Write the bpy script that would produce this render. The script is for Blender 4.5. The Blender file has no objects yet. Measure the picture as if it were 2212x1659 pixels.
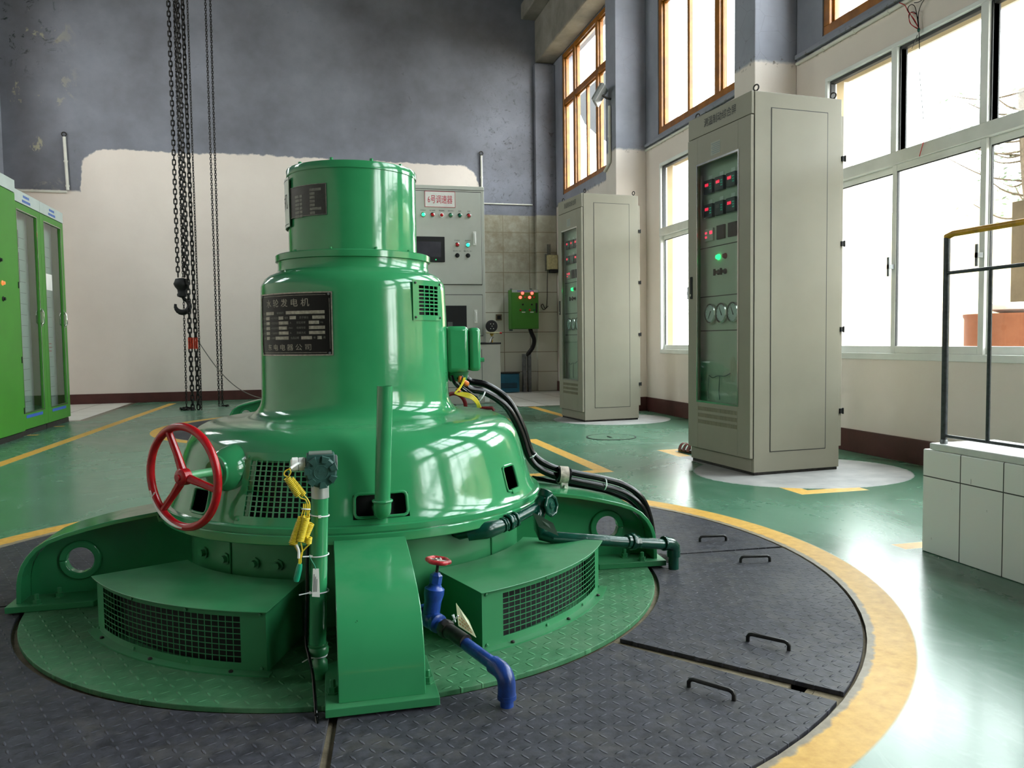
import bpy, math, random
from mathutils import Vector, Matrix
random.seed(7)
PI = math.pi
SC = bpy.context.scene
COL = SC.collection
rad = math.radians
# ------------------------------------------------------------------ camera
EYE = Vector((0, 0, .85)); FPX = 1725.0
yaw, pit, rol = rad(14.2), rad(3.1), rad(.75)
FW = Vector((math.sin(yaw)*math.cos(pit), math.cos(yaw)*math.cos(pit), -math.sin(pit)))
RT0 = Vector((math.cos(yaw), -math.sin(yaw), 0)); UP0 = RT0.cross(FW)
RT = RT0*math.cos(rol)-UP0*math.sin(rol); UP = UP0*math.cos(rol)+RT0*math.sin(rol)
cam_d = bpy.data.cameras.new('camera'); cam = bpy.data.objects.new('camera', cam_d); COL.objects.link(cam)
cam_d.sensor_width = 36; cam_d.lens = 36*FPX/2212; cam_d.clip_start = .02; cam_d.clip_end = 200
mw = Matrix((RT, UP, -FW)).transposed().to_4x4(); mw.translation = EYE
cam.matrix_world = mw
SC.camera = cam
def ray(px, py): return FW+RT*((px-1106)/FPX)-UP*((py-829.5)/FPX)
def G(px, py, z=0):           # the point of a horizontal plane seen at a pixel
    d = ray(px, py); return EYE+d*((z-EYE.z)/d.z)
def XP(px, py, X): d = ray(px, py); return EYE+d*(X/d.x)
def YP(px, py, Y): d = ray(px, py); return EYE+d*(Y/d.y)

# ------------------------------------------------------------------ materials
def lin(c):
    return tuple(((v/255)/12.92 if v/255 <= .04045 else ((v/255+.055)/1.055)**2.4) for v in c)+(1,)
class NT:
    def __init__(s, name):
        s.mat = bpy.data.materials.new(name); s.mat.use_nodes = True
        s.t = s.mat.node_tree; s.n = s.t.nodes; s.l = s.t.links
        s.b = s.n['Principled BSDF']; s.out = s.n['Material Output']
        s.pos = None
    def new(s, ty, **k):
        q = s.n.new(ty)
        for a, v in k.items(): setattr(q, a, v)
        return q
    def put(s, sock, v):
        if hasattr(v, 'is_output') or isinstance(v, bpy.types.NodeSocket): s.l.new(v, sock)
        else: sock.default_value = v
    def m(s, op, a, b=0.0, c=None, clamp=False):
        q = s.new('ShaderNodeMath', operation=op, use_clamp=clamp)
        s.put(q.inputs[0], a); s.put(q.inputs[1], b)
        if c is not None: s.put(q.inputs[2], c)
        return q.outputs[0]
    def vec(s):
        if s.pos is None:
            s.pos = s.new('ShaderNodeNewGeometry').outputs['Position']
            sp = s.new('ShaderNodeSeparateXYZ'); s.l.new(s.pos, sp.inputs[0]); s.xyz = sp.outputs
        return s.pos
    def obj(s):
        tc = s.new('ShaderNodeTexCoord'); return tc.outputs['Object']
    def noise(s, scale, detail=4, rough=.55, vec=None, dist=0.0):
        q = s.new('ShaderNodeTexNoise'); q.inputs['Scale'].default_value = scale
        q.inputs['Detail'].default_value = detail; q.inputs['Roughness'].default_value = rough
        q.inputs['Distortion'].default_value = dist
        s.l.new(vec or s.vec(), q.inputs['Vector']); return q.outputs['Fac']
    def ramp(s, v, a, b, lo=0.0, hi=1.0):
        q = s.new('ShaderNodeMapRange'); q.clamp = True
        s.put(q.inputs[0], v); q.inputs[1].default_value = a; q.inputs[2].default_value = b
        q.inputs[3].default_value = lo; q.inputs[4].default_value = hi; return q.outputs[0]
    def mix(s, f, a, b):
        q = s.new('ShaderNodeMix', data_type='RGBA'); s.put(q.inputs[0], f)
        for sk, v in ((q.inputs[6], a), (q.inputs[7], b)):
            if isinstance(v, tuple) and len(v) == 3: v = lin(v)
            s.put(sk, v)
        return q.outputs[2]
    def color(s, v): 
        if isinstance(v, tuple) and len(v) == 3: v = lin(v)
        s.put(s.b.inputs['Base Color'], v)
    def bump(s, h, strength=.3, dist=.01):
        q = s.new('ShaderNodeBump'); q.inputs['Strength'].default_value = strength
        q.inputs['Distance'].default_value = dist; s.l.new(h, q.inputs['Height'])
        s.l.new(q.outputs[0], s.b.inputs['Normal'])
    def scaled(s, sx, sy, sz, vec=None):
        q = s.new('ShaderNodeMapping'); s.l.new(vec or s.vec(), q.inputs[0])
        q.inputs['Scale'].default_value = (sx, sy, sz); return q.outputs[0]
MATS = {}
def paint(name, c, rough=.4, metal=0.0, var=.12, nscale=6, bump=0.0, coat=0.0, bscale=60, emit=0, spec=None):
    if name in MATS: return MATS[name]
    t = NT(name); t.b.inputs['Roughness'].default_value = rough; t.b.inputs['Metallic'].default_value = metal
    if var:
        n = t.noise(nscale, 5, vec=t.obj())
        d = tuple(int(v*(1-var)) for v in c); e = tuple(min(255, int(v*(1+var*.6))) for v in c)
        t.color(t.mix(t.ramp(n, .3, .7), d, e))
    else: t.color(c)
    if coat: t.b.inputs['Coat Weight'].default_value = coat; t.b.inputs['Coat Roughness'].default_value = .08
    if spec is not None: t.b.inputs['Specular IOR Level'].default_value = spec
    if bump: t.bump(t.noise(bscale, 3, vec=t.obj()), bump, .004)
    if emit:
        t.b.inputs['Emission Color'].default_value = lin(c); t.b.inputs['Emission Strength'].default_value = emit
    MATS[name] = t.mat; return t.mat

# gloss paint of the machine: enamel, brushed by hand, dusty where it lies flat
def green_enamel(name, c, c2, rough=.16, dust=.5):
    t = NT(name); ob = t.obj()
    n = t.noise(3, 4, vec=ob); t.vec()
    base = t.mix(t.ramp(n, .35, .65), c, c2)
    nr = t.new('ShaderNodeNewGeometry'); sp = t.new('ShaderNodeSeparateXYZ'); t.l.new(nr.outputs['Normal'], sp.inputs[0])
    up = t.ramp(sp.outputs[2], .75, 1.0)
    n2 = t.noise(9, 5, vec=ob)
    f = t.m('MULTIPLY', up, t.ramp(n2, .35, .75, 0, dust))
    chips = t.ramp(t.noise(38, 3, .7, vec=ob), .76, .79)
    col = t.mix(f, base, (112, 140, 110))
    col = t.mix(t.m('MULTIPLY', chips, .7), col, (20, 45, 25))
    t.color(col)
    t.put(t.b.inputs['Roughness'], t.m('ADD', t.m('MULTIPLY', f, .5), t.ramp(t.noise(5, 3, vec=ob), .3, .7, rough, rough+.07)))
    t.b.inputs['Specular IOR Level'].default_value = .6
    t.bump(t.m('ADD', t.noise(24, 2, vec=ob), t.m('MULTIPLY', t.noise(160, 2, vec=ob), .1)), .05, .006)
    MATS[name] = t.mat; return t.mat
M_G = green_enamel('green_enamel', (46, 130, 82), (54, 140, 90), rough=.07, dust=.25)
M_G2 = green_enamel('green_enamel_flat', (44, 120, 74), (50, 130, 82), rough=.32, dust=.22)
M_DG = paint('dark_green_pipe_paint', (12, 64, 50), .2, var=.2, nscale=14, bump=.2)
M_BLUE = paint('blue_pipe_paint', (28, 60, 128), .3, var=.3, nscale=22, bump=.35, bscale=50)
M_RED = paint('red_wheel_paint', (178, 22, 30), .24, var=.15, nscale=20, bump=.1)
M_REDW = paint('chipped_red_paint', (168, 38, 44), .4, var=.35, nscale=60, bump=.3)
M_BLK = paint('black_rubber', (9, 9, 10), .2, var=.15, spec=.35)
M_BLKM = paint('matt_black', (14, 14, 15), .7, var=0)
M_STEEL = paint('bare_steel', (150, 148, 142), .35, metal=.9, var=.2, nscale=30)
M_ZINC = paint('grey_steel', (120, 124, 126), .45, metal=.6, var=.2, nscale=20)
M_IRON = paint('dark_iron', (52, 48, 46), .5, metal=.5, var=.35, nscale=40, bump=.2)
M_HANDLE = paint('worn_handle_steel', (44, 42, 40), .45, metal=.4, var=.3, nscale=50)
M_YW = paint('yellow_wire', (226, 200, 50), .35, var=.1)
M_WT = paint('white_plastic', (232, 232, 226), .35, var=.04)
M_TIE = paint('white_cable_tie', (222, 224, 226), .4, var=0)
M_TAPE = paint('green_tape', (24, 148, 112), .35, var=.1)
M_TEAL = paint('dark_teal_casting', (40, 82, 74), .55, var=.12, nscale=40, bump=.2, bscale=200)
M_CAB = paint('beige_grey_cabinet_paint', (142, 137, 121), .5, var=.03, nscale=3, bump=.08, bscale=400)
M_CABIN = paint('inner_panel_grey', (196, 200, 184), .5, var=.03)
M_GOV = paint('light_grey_cabinet_paint', (190, 192, 182), .45, var=.03, nscale=3)
M_GOVB = paint('warm_grey_cabinet_paint', (178, 176, 166), .5, var=.03, nscale=3)
M_GCAB = paint('bright_green_cabinet_paint', (60, 130, 36), .4, var=.05, nscale=3)
M_GSTRIP = paint('grey_label_strip', (176, 186, 182), .5, var=.03)
M_INK = paint('black_ink', (35, 38, 40), .6, var=0)
M_INKB = paint('blue_ink', (50, 90, 170), .6, var=0)
M_REDI = paint('red_ink', (196, 24, 60), .5, var=0)
M_PLATE = paint('black_name_plate', (12, 11, 11), .3, var=.3, nscale=30, spec=.2)
M_PLATE2 = paint('worn_black_plate', (30, 32, 29), .4, var=.4, nscale=60)
M_ENGR = paint('etched_metal', (150, 146, 134), .4, metal=.5, var=.2, nscale=80)
M_ENGR2 = paint('dull_etched_metal', (112, 112, 104), .5, metal=.3, var=.2, nscale=80)
M_LAMPR = paint('red_lamp_lens', (190, 26, 34), .2, var=0)
M_LAMPG = paint('green_lamp_lens', (16, 112, 84), .2, var=0)
M_LITG = paint('lit_green_lamp', (30, 235, 110), .3, var=0, emit=1.0)
M_LITC = paint('lit_cyan_lamp', (40, 220, 160), .3, var=0, emit=.5)
M_LITR = paint('lit_red_lamp', (255, 60, 50), .3, var=0, emit=1.6)
M_LED = paint('red_led_digits', (235, 40, 70), .3, var=0, emit=.7)
M_LEDG = paint('green_led_digits', (30, 150, 120), .3, var=0, emit=.15)
M_SCREEN = paint('dark_screen', (62, 62, 68), .12, var=.1)
M_DIAL = paint('gauge_dial', (200, 214, 214), .4, var=.03)
M_CHR = paint('chrome', (190, 190, 186), .15, metal=1.0, var=0)
M_CHAIN = paint('oily_chain_steel', (34, 32, 30), .4, metal=.5, var=.2)
M_ROPE = paint('grey_rope', (110, 104, 98), .8, var=.1)
M_ORC = paint('orange_cloth', (190, 60, 34), .8, var=.3, nscale=60)
M_TAG = paint('pale_tag_card', (206, 212, 170), .45, var=.1, nscale=30)
M_WALU = paint('white_window_frame', (222, 224, 220), .35, var=.04, nscale=5)
M_SEAL = paint('dark_window_seal', (44, 44, 44), .6, var=0)
M_BWOOD = paint('ochre_painted_wood', (150, 92, 18), .38, var=.22, nscale=9, bump=.15)
M_PVC = paint('white_conduit', (214, 212, 202), .45, var=.05)
M_TBLUE = paint('blue_box_paint', (20, 98, 128), .45, var=.12)
M_BEIGE = paint('old_beige_plastic', (196, 186, 140), .5, var=.15, nscale=30)
M_BROWN = paint('red_brown_leather', (120, 62, 52), .5, var=.25, nscale=40)
M_RAIL = paint('dark_grey_rail_paint', (62, 66, 68), .42, metal=.3, var=.25, nscale=60)
M_RAILY = paint('yellow_rail_paint', (206, 150, 34), .38, var=.15, nscale=30)
M_ALU = paint('aluminium_body', (186, 188, 186), .35, metal=.7, var=.05)
M_COPPER = paint('orange_heat_tape', (210, 110, 40), .45, var=.2, nscale=40)

def glass(name, tint, gl=.9, rough=.02, base=.06):
    t = NT(name)
    tr = t.new('ShaderNodeBsdfTransparent'); tr.inputs[0].default_value = lin(tint)
    g = t.new('ShaderNodeBsdfGlossy'); g.inputs['Roughness'].default_value = rough
    fr = t.new('ShaderNodeFresnel'); fr.inputs[0].default_value = 1.5
    gm = t.new('ShaderNodeNewGeometry'); front = t.m('SUBTRACT', 1.0, gm.outputs['Backfacing'])
    mx = t.new('ShaderNodeMixShader'); t.l.new(t.m('MULTIPLY', t.m('ADD', t.m('MULTIPLY', fr.outputs[0], gl), base, clamp=True), front), mx.inputs[0])
    t.l.new(tr.outputs[0], mx.inputs[1]); t.l.new(g.outputs[0], mx.inputs[2]); t.l.new(mx.outputs[0], t.out.inputs[0])
    MATS[name] = t.mat; return t.mat
M_GLASS = glass('window_glass', (250, 253, 252), .8, base=0)
M_CGLASS = glass('tinted_cabinet_glass', (232, 240, 236), .9, base=.03)
M_GCGLASS = glass('dusty_cabinet_glass', (240, 246, 243), 1.0, base=.08)
def frosted():
    t = NT('frosted_glass'); t.vec()
    tr = t.new('ShaderNodeBsdfTransparent'); tr.inputs[0].default_value = lin((215, 218, 222))
    d = t.new('ShaderNodeBsdfTranslucent'); d.inputs[0].default_value = lin((225, 226, 230))
    mx = t.new('ShaderNodeMixShader'); mx.inputs[0].default_value = .5
    t.l.new(tr.outputs[0], mx.inputs[1]); t.l.new(d.outputs[0], mx.inputs[2]); t.l.new(mx.outputs[0], t.out.inputs[0])
    return t.mat
M_FROST = frosted()

# checker plate
def checker(name, c, dark, dusty, s=.034, ang=20, rough=.42, duf=.6):
    t = NT(name); t.vec()
    mp = t.new('ShaderNodeMapping'); t.l.new(t.pos, mp.inputs[0]); mp.inputs['Rotation'].default_value = (0, 0, rad(ang))
    mp.inputs['Scale'].default_value = (1/s, 1/s, 1/s)
    sp = t.new('ShaderNodeSeparateXYZ'); t.l.new(mp.outputs[0], sp.inputs[0])
    u, v = sp.outputs[0], sp.outputs[1]
    par = t.m('PINGPONG', t.m('ADD', t.m('FLOOR', u), t.m('FLOOR', v)), 1.0)
    par = t.m('GREATER_THAN', par, .5)
    fu = t.m('SUBTRACT', t.m('FRACT', u), .5); fv = t.m('SUBTRACT', t.m('FRACT', v), .5)
    # two diagonals
    a = t.m('ADD', fu, fv); b = t.m('SUBTRACT', fu, fv)
    la = t.m('ADD', t.m('MULTIPLY', a, par), t.m('MULTIPLY', b, t.m('SUBTRACT', 1.0, par)))
    lb = t.m('ADD', t.m('MULTIPLY', b, par), t.m('MULTIPLY', a, t.m('SUBTRACT', 1.0, par)))
    e = t.m('ADD', t.m('POWER', t.m('MULTIPLY', la, 1.75), 2.0), t.m('POWER', t.m('MULTIPLY', lb, 6.5), 2.0))
    h = t.ramp(e, 1.0, .2)
    n = t.noise(2.2, 6, .6); n2 = t.noise(26, 4, .7); n3 = t.noise(7, 5, .65, dist=1.0)
    col = t.mix(t.ramp(n2, .3, .75), dark, c)
    col = t.mix(t.ramp(n3, .48, .75, 0, duf), col, dusty)
    col = t.mix(t.m('MULTIPLY', h, .35), col, tuple(min(255, int(q*1.35)) for q in c))
    t.color(col)
    t.put(t.b.inputs['Roughness'], t.ramp(n, .3, .7, rough+.06, rough+.22))
    t.b.inputs['Specular IOR Level'].default_value = .2
    hh = t.m('ADD', h, t.m('MULTIPLY', n2, .35))
    t.bump(hh, .75, .004)
    MATS[name] = t.mat; return t.mat
M_CHK = checker('dark_checker_plate', (74, 74, 82), (38, 38, 42), (94, 90, 84), duf=.5, s=.032)
M_CHKG = checker('green_checker_plate', (74, 128, 90), (56, 104, 70), (104, 132, 104), s=.038, rough=.36, duf=.5)

def floor_mat():
    t = NT('green_floor_paint'); t.vec(); x, y = t.xyz[0], t.xyz[1]
    n1 = t.noise(.9, 6, .65, dist=.6); n2 = t.noise(5, 6, .7, dist=1.5, vec=t.scaled(1.6, .6, 1)); n3 = t.noise(30, 4, .6)
    col = t.mix(t.ramp(n1, .35, .68), (62, 108, 84), (86, 128, 104))
    col = t.mix(t.ramp(n2, .5, .78, 0, .4), col, (130, 158, 140))
    col = t.mix(t.ramp(n2, .25, .42, .4, 0), col, (48, 88, 72))
    wob = t.m('MULTIPLY', t.m('SUBTRACT', t.noise(22, 3, .6), .5), .03)
    def box(x0, x1, y0, y1, k=0.0, soft=.004):
        xx = t.m('SUBTRACT', x, t.m('MULTIPLY', t.m('SUBTRACT', y, y0), k)) if k else x
        a = t.m('SUBTRACT', t.m('ABSOLUTE', t.m('SUBTRACT', xx, (x0+x1)/2)), (x1-x0)/2)
        b = t.m('SUBTRACT', t.m('ABSOLUTE', t.m('SUBTRACT', y, (y0+y1)/2)), (y1-y0)/2)
        return t.ramp(t.m('MAXIMUM', a, b), soft, -soft)
    def circ(cx, cy, r0, r1, soft=.004, w=0):
        dx = t.m('SUBTRACT', x, cx); dy = t.m('SUBTRACT', y, cy)
        r = t.m('SQRT', t.m('ADD', t.m('MULTIPLY', dx, dx), t.m('MULTIPLY', dy, dy)))
        inner = t.ramp(t.m('ADD', r, wob) if w else r, r0-soft, r0+soft)
        return t.m('MULTIPLY', inner, t.ramp(r, r1+soft, r1-soft))
    # bare cement patches round the cabinets
    def blob(cx, cy, rx, ry):
        dx = t.m('DIVIDE', t.m('SUBTRACT', x, cx), rx); dy = t.m('DIVIDE', t.m('SUBTRACT', y, cy), ry)
        r = t.m('ADD', t.m('MULTIPLY', dx, dx), t.m('MULTIPLY', dy, dy))
        return t.ramp(t.m('ADD', r, t.m('MULTIPLY', wob, 3)), 1.02, .98)
    cem = t.mix(t.ramp(t.noise(6, 5), .3, .7), (142, 140, 138), (172, 170, 166))
    patch = t.m('MAXIMUM', blob(3.0, 4.42, .68, .58), blob(3.12, 8.0, .62, .60))
    patch = t.m('MAXIMUM', patch, box(2.56, 3.5, 4.26, 5.25))
    ymask = None
    segs = [(-.05, 1.87, 6.50, 6.60), (1.78, 1.88, 4.78, 6.60), (.6, 1.88, 4.78, 4.88),
            (2.56, 2.66, 3.76, 5.62), (2.56, 3.9, 5.53, 5.62), (2.56, 2.98, 3.76, 3.86),
            (2.70, 2.80, 8.2, 10.0), (2.28, 3.4, 2.66, 2.74)]
    for s_ in segs:
        b_ = box(*s_); ymask = b_ if ymask is None else t.m('MAXIMUM', ymask, b_)
    ymask = t.m('MAXIMUM', ymask, box(-2.31, -2.21, 5.2, 12.5, k=.042))
    ymask = t.m('MAXIMUM', ymask, t.m('MAXIMUM', box(-2.66, -2.56, 8.55, 8.62), box(-2.66, -2.56, 9.4, 9.47)))
    ring = t.m('MAXIMUM', circ(.155, 2.932, 1.718, 1.822, w=1), circ(.28, 8.62, 1.718, 1.822, w=1))
    bare = t.m('MAXIMUM', circ(.155, 2.932, 1.0, 1.74), circ(.28, 8.62, 1.0, 1.74))
    ycol = t.mix(t.ramp(n3, .3, .75), (196, 146, 52), (224, 178, 84))
    ycol = t.mix(t.ramp(n1, .62, .78, 0, .35), ycol, (190, 160, 110))
    col = t.mix(ymask, col, ycol)
    col = t.mix(patch, col, cem)
    col = t.mix(bare, col, t.mix(t.ramp(n3, .3, .7), (120, 108, 88), (150, 138, 116)))
    col = t.mix(ring, col, ycol)
    # white tile areas at the far end
    tl = t.m('MAXIMUM', box(2.62, 4.2, 9.95, 13.1), box(-4.3, -2.58, 10.1, 13.1))
    bk = t.new('ShaderNodeTexBrick'); t.l.new(t.pos, bk.inputs['Vector']); bk.offset = 0
    bk.inputs['Color1'].default_value = lin((212, 210, 202)); bk.inputs['Color2'].default_value = lin((218, 215, 206))
    bk.inputs['Mortar'].default_value = lin((150, 146, 134)); bk.inputs['Scale'].default_value = 1
    bk.inputs['Mortar Size'].default_value = .008; bk.inputs['Brick Width'].default_value = .6; bk.inputs['Row Height'].default_value = .6
    col = t.mix(tl, col, bk.outputs['Color'])
    edge = t.m('SUBTRACT', t.m('MAXIMUM', box(2.54, 4.2, 9.87, 13.1), box(-4.3, -2.5, 10.02, 13.1)), tl)
    col = t.mix(edge, col, (92, 82, 68))
    t.color(col)
    r = t.ramp(n1, .3, .75, .2, .34)
    r = t.m('ADD', r, t.m('MULTIPLY', t.m('MAXIMUM', tl, t.m('MAXIMUM', t.m('MAXIMUM', ymask, ring), t.m('MAXIMUM', patch, bare))), .28))
    t.put(t.b.inputs['Roughness'], r)
    t.b.inputs['Specular IOR Level'].default_value = .4
    t.bump(t.m('ADD', t.noise(3, 3), t.m('MULTIPLY', n3, .12)), .03, .02)
    return t.mat
M_FLOOR = floor_mat()

def wall_mat(name, back=False):
    t = NT(name); t.vec(); x, y, z = t.xyz
    n1 = t.noise(1.1, 6, .6); n2 = t.noise(8, 6, .65); n3 = t.noise(2.2, 3, .5)
    cream = t.mix(t.ramp(n1, .3, .7), (218, 206, 197), (228, 217, 208))
    blue = t.mix(t.ramp(n1, .35, .65), (126, 127, 136), (150, 152, 164)) if not back else t.mix(t.ramp(n1, .3, .7), (104, 105, 112), (136, 138, 150))  # same paint; back wall copy darkened, its dimmer light put into the colour
    blue = t.mix(t.ramp(t.m('ADD', n2, t.m('MULTIPLY', n1, .5)), .98, 1.12, 0, .7), blue, (92, 92, 92))
    spots = t.ramp(t.noise(3.2, 7, .72, dist=.8), .66, .74, 0, .75)
    blue = t.mix(spots, blue, (70, 68, 64))
    wob = t.m('MULTIPLY', t.m('SUBTRACT', n3, .5), .35)
    wob2 = t.m('MULTIPLY', t.m('SUBTRACT', t.noise(14, 3), .5), .06)
    if back:
        # rounded cream patch brushed over the blue wall
        cx, cz, hx, hz, r = -.205, 1.70, 2.96, 2.02, .35
        dx = t.m('MAXIMUM', t.m('SUBTRACT', t.m('ABSOLUTE', t.m('SUBTRACT', x, cx)), hx-r), 0.0)
        dz = t.m('MAXIMUM', t.m('SUBTRACT', t.m('ABSOLUTE', t.m('SUBTRACT', z, cz)), hz-r), 0.0)
        d = t.m('SQRT', t.m('ADD', t.m('MULTIPLY', dx, dx), t.m('MULTIPLY', dz, dz)))
        d = t.m('ADD', t.m('ADD', d, t.m('MULTIPLY', wob, .5)), wob2)
        patch = t.ramp(d, r+.01, r-.01)
        low = t.m('MULTIPLY', t.ramp(t.m('ADD', z, t.m('MULTIPLY', wob2, .5)), 3.12, 3.09), t.ramp(x, 2.77, 2.74))
        f = t.m('MAXIMUM', patch, low)
        # tile wainscot at the right end
        bk = t.new('ShaderNodeTexBrick'); bk.offset = 0
        cb = t.new('ShaderNodeCombineXYZ'); t.l.new(x, cb.inputs[0]); t.l.new(z, cb.inputs[1]); t.l.new(cb.outputs[0], bk.inputs['Vector'])
        bk.inputs['Color1'].default_value = lin((206, 206, 190)); bk.inputs['Color2'].default_value = lin((214, 212, 198))
        bk.inputs['Mortar'].default_value = lin((138, 130, 108)); bk.inputs['Scale'].default_value = 1
        bk.inputs['Mortar Size'].default_value = .006; bk.inputs['Brick Width'].default_value = .45; bk.inputs['Row Height'].default_value = .33
        dirt = t.m('MULTIPLY', t.ramp(t.m('ADD', z, t.m('MULTIPLY', t.m('SUBTRACT', n1, .5), 1.6)), 1.5, 2.3), t.ramp(x, 4.3, 3.2, .55, 1))
        tile = t.mix(t.m('MULTIPLY', dirt, t.ramp(n2, .25, .6, .6, .95)), bk.outputs['Color'], (132, 122, 100))
        tm = t.m('MULTIPLY', t.ramp(x, 2.76, 2.78), t.ramp(z, 2.93, 2.91))
        col = t.mix(f, blue, cream)
        mould = t.m('MULTIPLY', t.m('MULTIPLY', t.ramp(x, 2.4, 3.0), t.ramp(z, 6.2, 4.0, .0, 1)), t.ramp(t.noise(9, 7, .8, dist=1.5), .55, .66))
        mould = t.m('MULTIPLY', mould, t.m('SUBTRACT', 1.0, tm))
        col = t.mix(t.m('MULTIPLY', mould, .75), col, (48, 46, 42))
        col = t.mix(tm, col, tile)
        # peeled plaster, upper left
        pl = t.m('MULTIPLY', t.m('MULTIPLY', t.ramp(x, -3.1, -3.7), t.ramp(z, 3.0, 3.6)), t.ramp(t.noise(2.6, 6, .7, dist=.7), .6, .64))
        col = t.mix(pl, col, (176, 172, 150))
        edge = t.m('MULTIPLY', t.m('MULTIPLY', t.ramp(x, -3.2, -3.8), t.ramp(z, 4.6, 5.2)), t.ramp(t.noise(4, 7, .75, dist=1), .56, .6))
        col = t.mix(edge, col, (58, 66, 66))
    else:
        f = t.ramp(t.m('ADD', z, t.m('MULTIPLY', wob2, .6)), 3.07, 3.04)
        col = t.mix(f, blue, cream)
        cr = t.new('ShaderNodeTexVoronoi', feature='DISTANCE_TO_EDGE'); cr.inputs['Scale'].default_value = 5
        t.l.new(t.pos, cr.inputs['Vector'])
        ck = t.m('MULTIPLY', t.ramp(cr.outputs['Distance'], .012, .004), t.m('MULTIPLY', t.ramp(n1, .5, .6), t.m('SUBTRACT', 1.0, f)))
        col = t.mix(t.m('MULTIPLY', ck, .25), col, (90, 90, 92))
        chip = t.m('MULTIPLY', t.ramp(t.m('ABSOLUTE', t.m('SUBTRACT', z, 3.06)), .05, .01), t.ramp(t.noise(20, 4), .58, .62))
        col = t.mix(t.m('MULTIPLY', chip, .7), col, (96, 86, 70))
    t.color(col); t.b.inputs['Roughness'].default_value = .75; t.b.inputs['Specular IOR Level'].default_value = .3
    t.bump(t.m('ADD', n2, t.m('MULTIPLY', t.noise(40, 4), .4)), .12, .01)
    return t.mat
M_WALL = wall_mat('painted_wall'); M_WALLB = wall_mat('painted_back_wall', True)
def simple_noise(name, a, b, scale, rough, bump=.2, dist=.01):
    t = NT(name); n = t.noise(scale, 6, .65)
    t.color(t.mix(t.ramp(n, .3, .7), a, b)); t.b.inputs['Roughness'].default_value = rough
    if rough >= .7: t.b.inputs['Specular IOR Level'].default_value = .08
    t.bump(t.noise(scale*5, 5, .6), bump, dist); MATS[name] = t.mat; return t.mat
M_CEIL = simple_noise('dark_ceiling', (44, 46, 46), (64, 66, 66), 1.5, .85)
M_BEAM = simple_noise('weathered_concrete_beam', (116, 112, 104), (156, 150, 140), 2.0, .8, .3)
M_BASE = simple_noise('maroon_baseboard_paint', (66, 32, 28), (84, 42, 38), 5, .5, .15)
M_CONC = simple_noise('dirty_concrete', (120, 108, 88), (152, 140, 118), 14, .8, .4)
M_PIT = simple_noise('pit_concrete', (40, 38, 36), (60, 58, 54), 5, .9)
M_EXTW = simple_noise('outer_plaster', (196, 178, 140), (214, 198, 164), 1.5, .9)
M_EXTG = simple_noise('outer_ground', (92, 90, 86), (112, 108, 102), 2, .9)
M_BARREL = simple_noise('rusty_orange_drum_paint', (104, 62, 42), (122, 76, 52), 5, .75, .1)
M_LEAF = simple_noise('leaf_green', (66, 84, 50), (98, 110, 74), 20, .6)
M_BARK = simple_noise('bark', (90, 80, 66), (120, 106, 88), 20, .9)
M_SHED = simple_noise('dark_roof_sheet', (30, 30, 32), (42, 42, 44), 3, .7)
def block_tile():
    t = NT('white_glazed_tile'); t.vec(); x, y, z = t.xyz
    cb = t.new('ShaderNodeCombineXYZ'); t.l.new(t.m('SUBTRACT', y, 2.63+.003), cb.inputs[0]); t.l.new(t.m('SUBTRACT', z, .30-.30), cb.inputs[1])
    bk = t.new('ShaderNodeTexBrick'); bk.offset = 0; t.l.new(cb.outputs[0], bk.inputs['Vector'])
    bk.inputs['Color1'].default_value = lin((242, 240, 236)); bk.inputs['Color2'].default_value = lin((246, 244, 240))
    bk.inputs['Mortar'].default_value = lin((56, 54, 50)); bk.inputs['Scale'].default_value = 1
    bk.inputs['Mortar Size'].default_value = .0022; bk.inputs['Brick Width'].default_value = .19; bk.inputs['Row Height'].default_value = .30
    st = t.ramp(t.noise(30, 4, .7, vec=t.scaled(1, 1, .35)), .70, .73, 0, .8)
    t.color(t.mix(st, bk.outputs['Color'], (74, 66, 52))); t.b.inputs['Roughness'].default_value = .3
    return t.mat
M_BTILE = block_tile()

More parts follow.
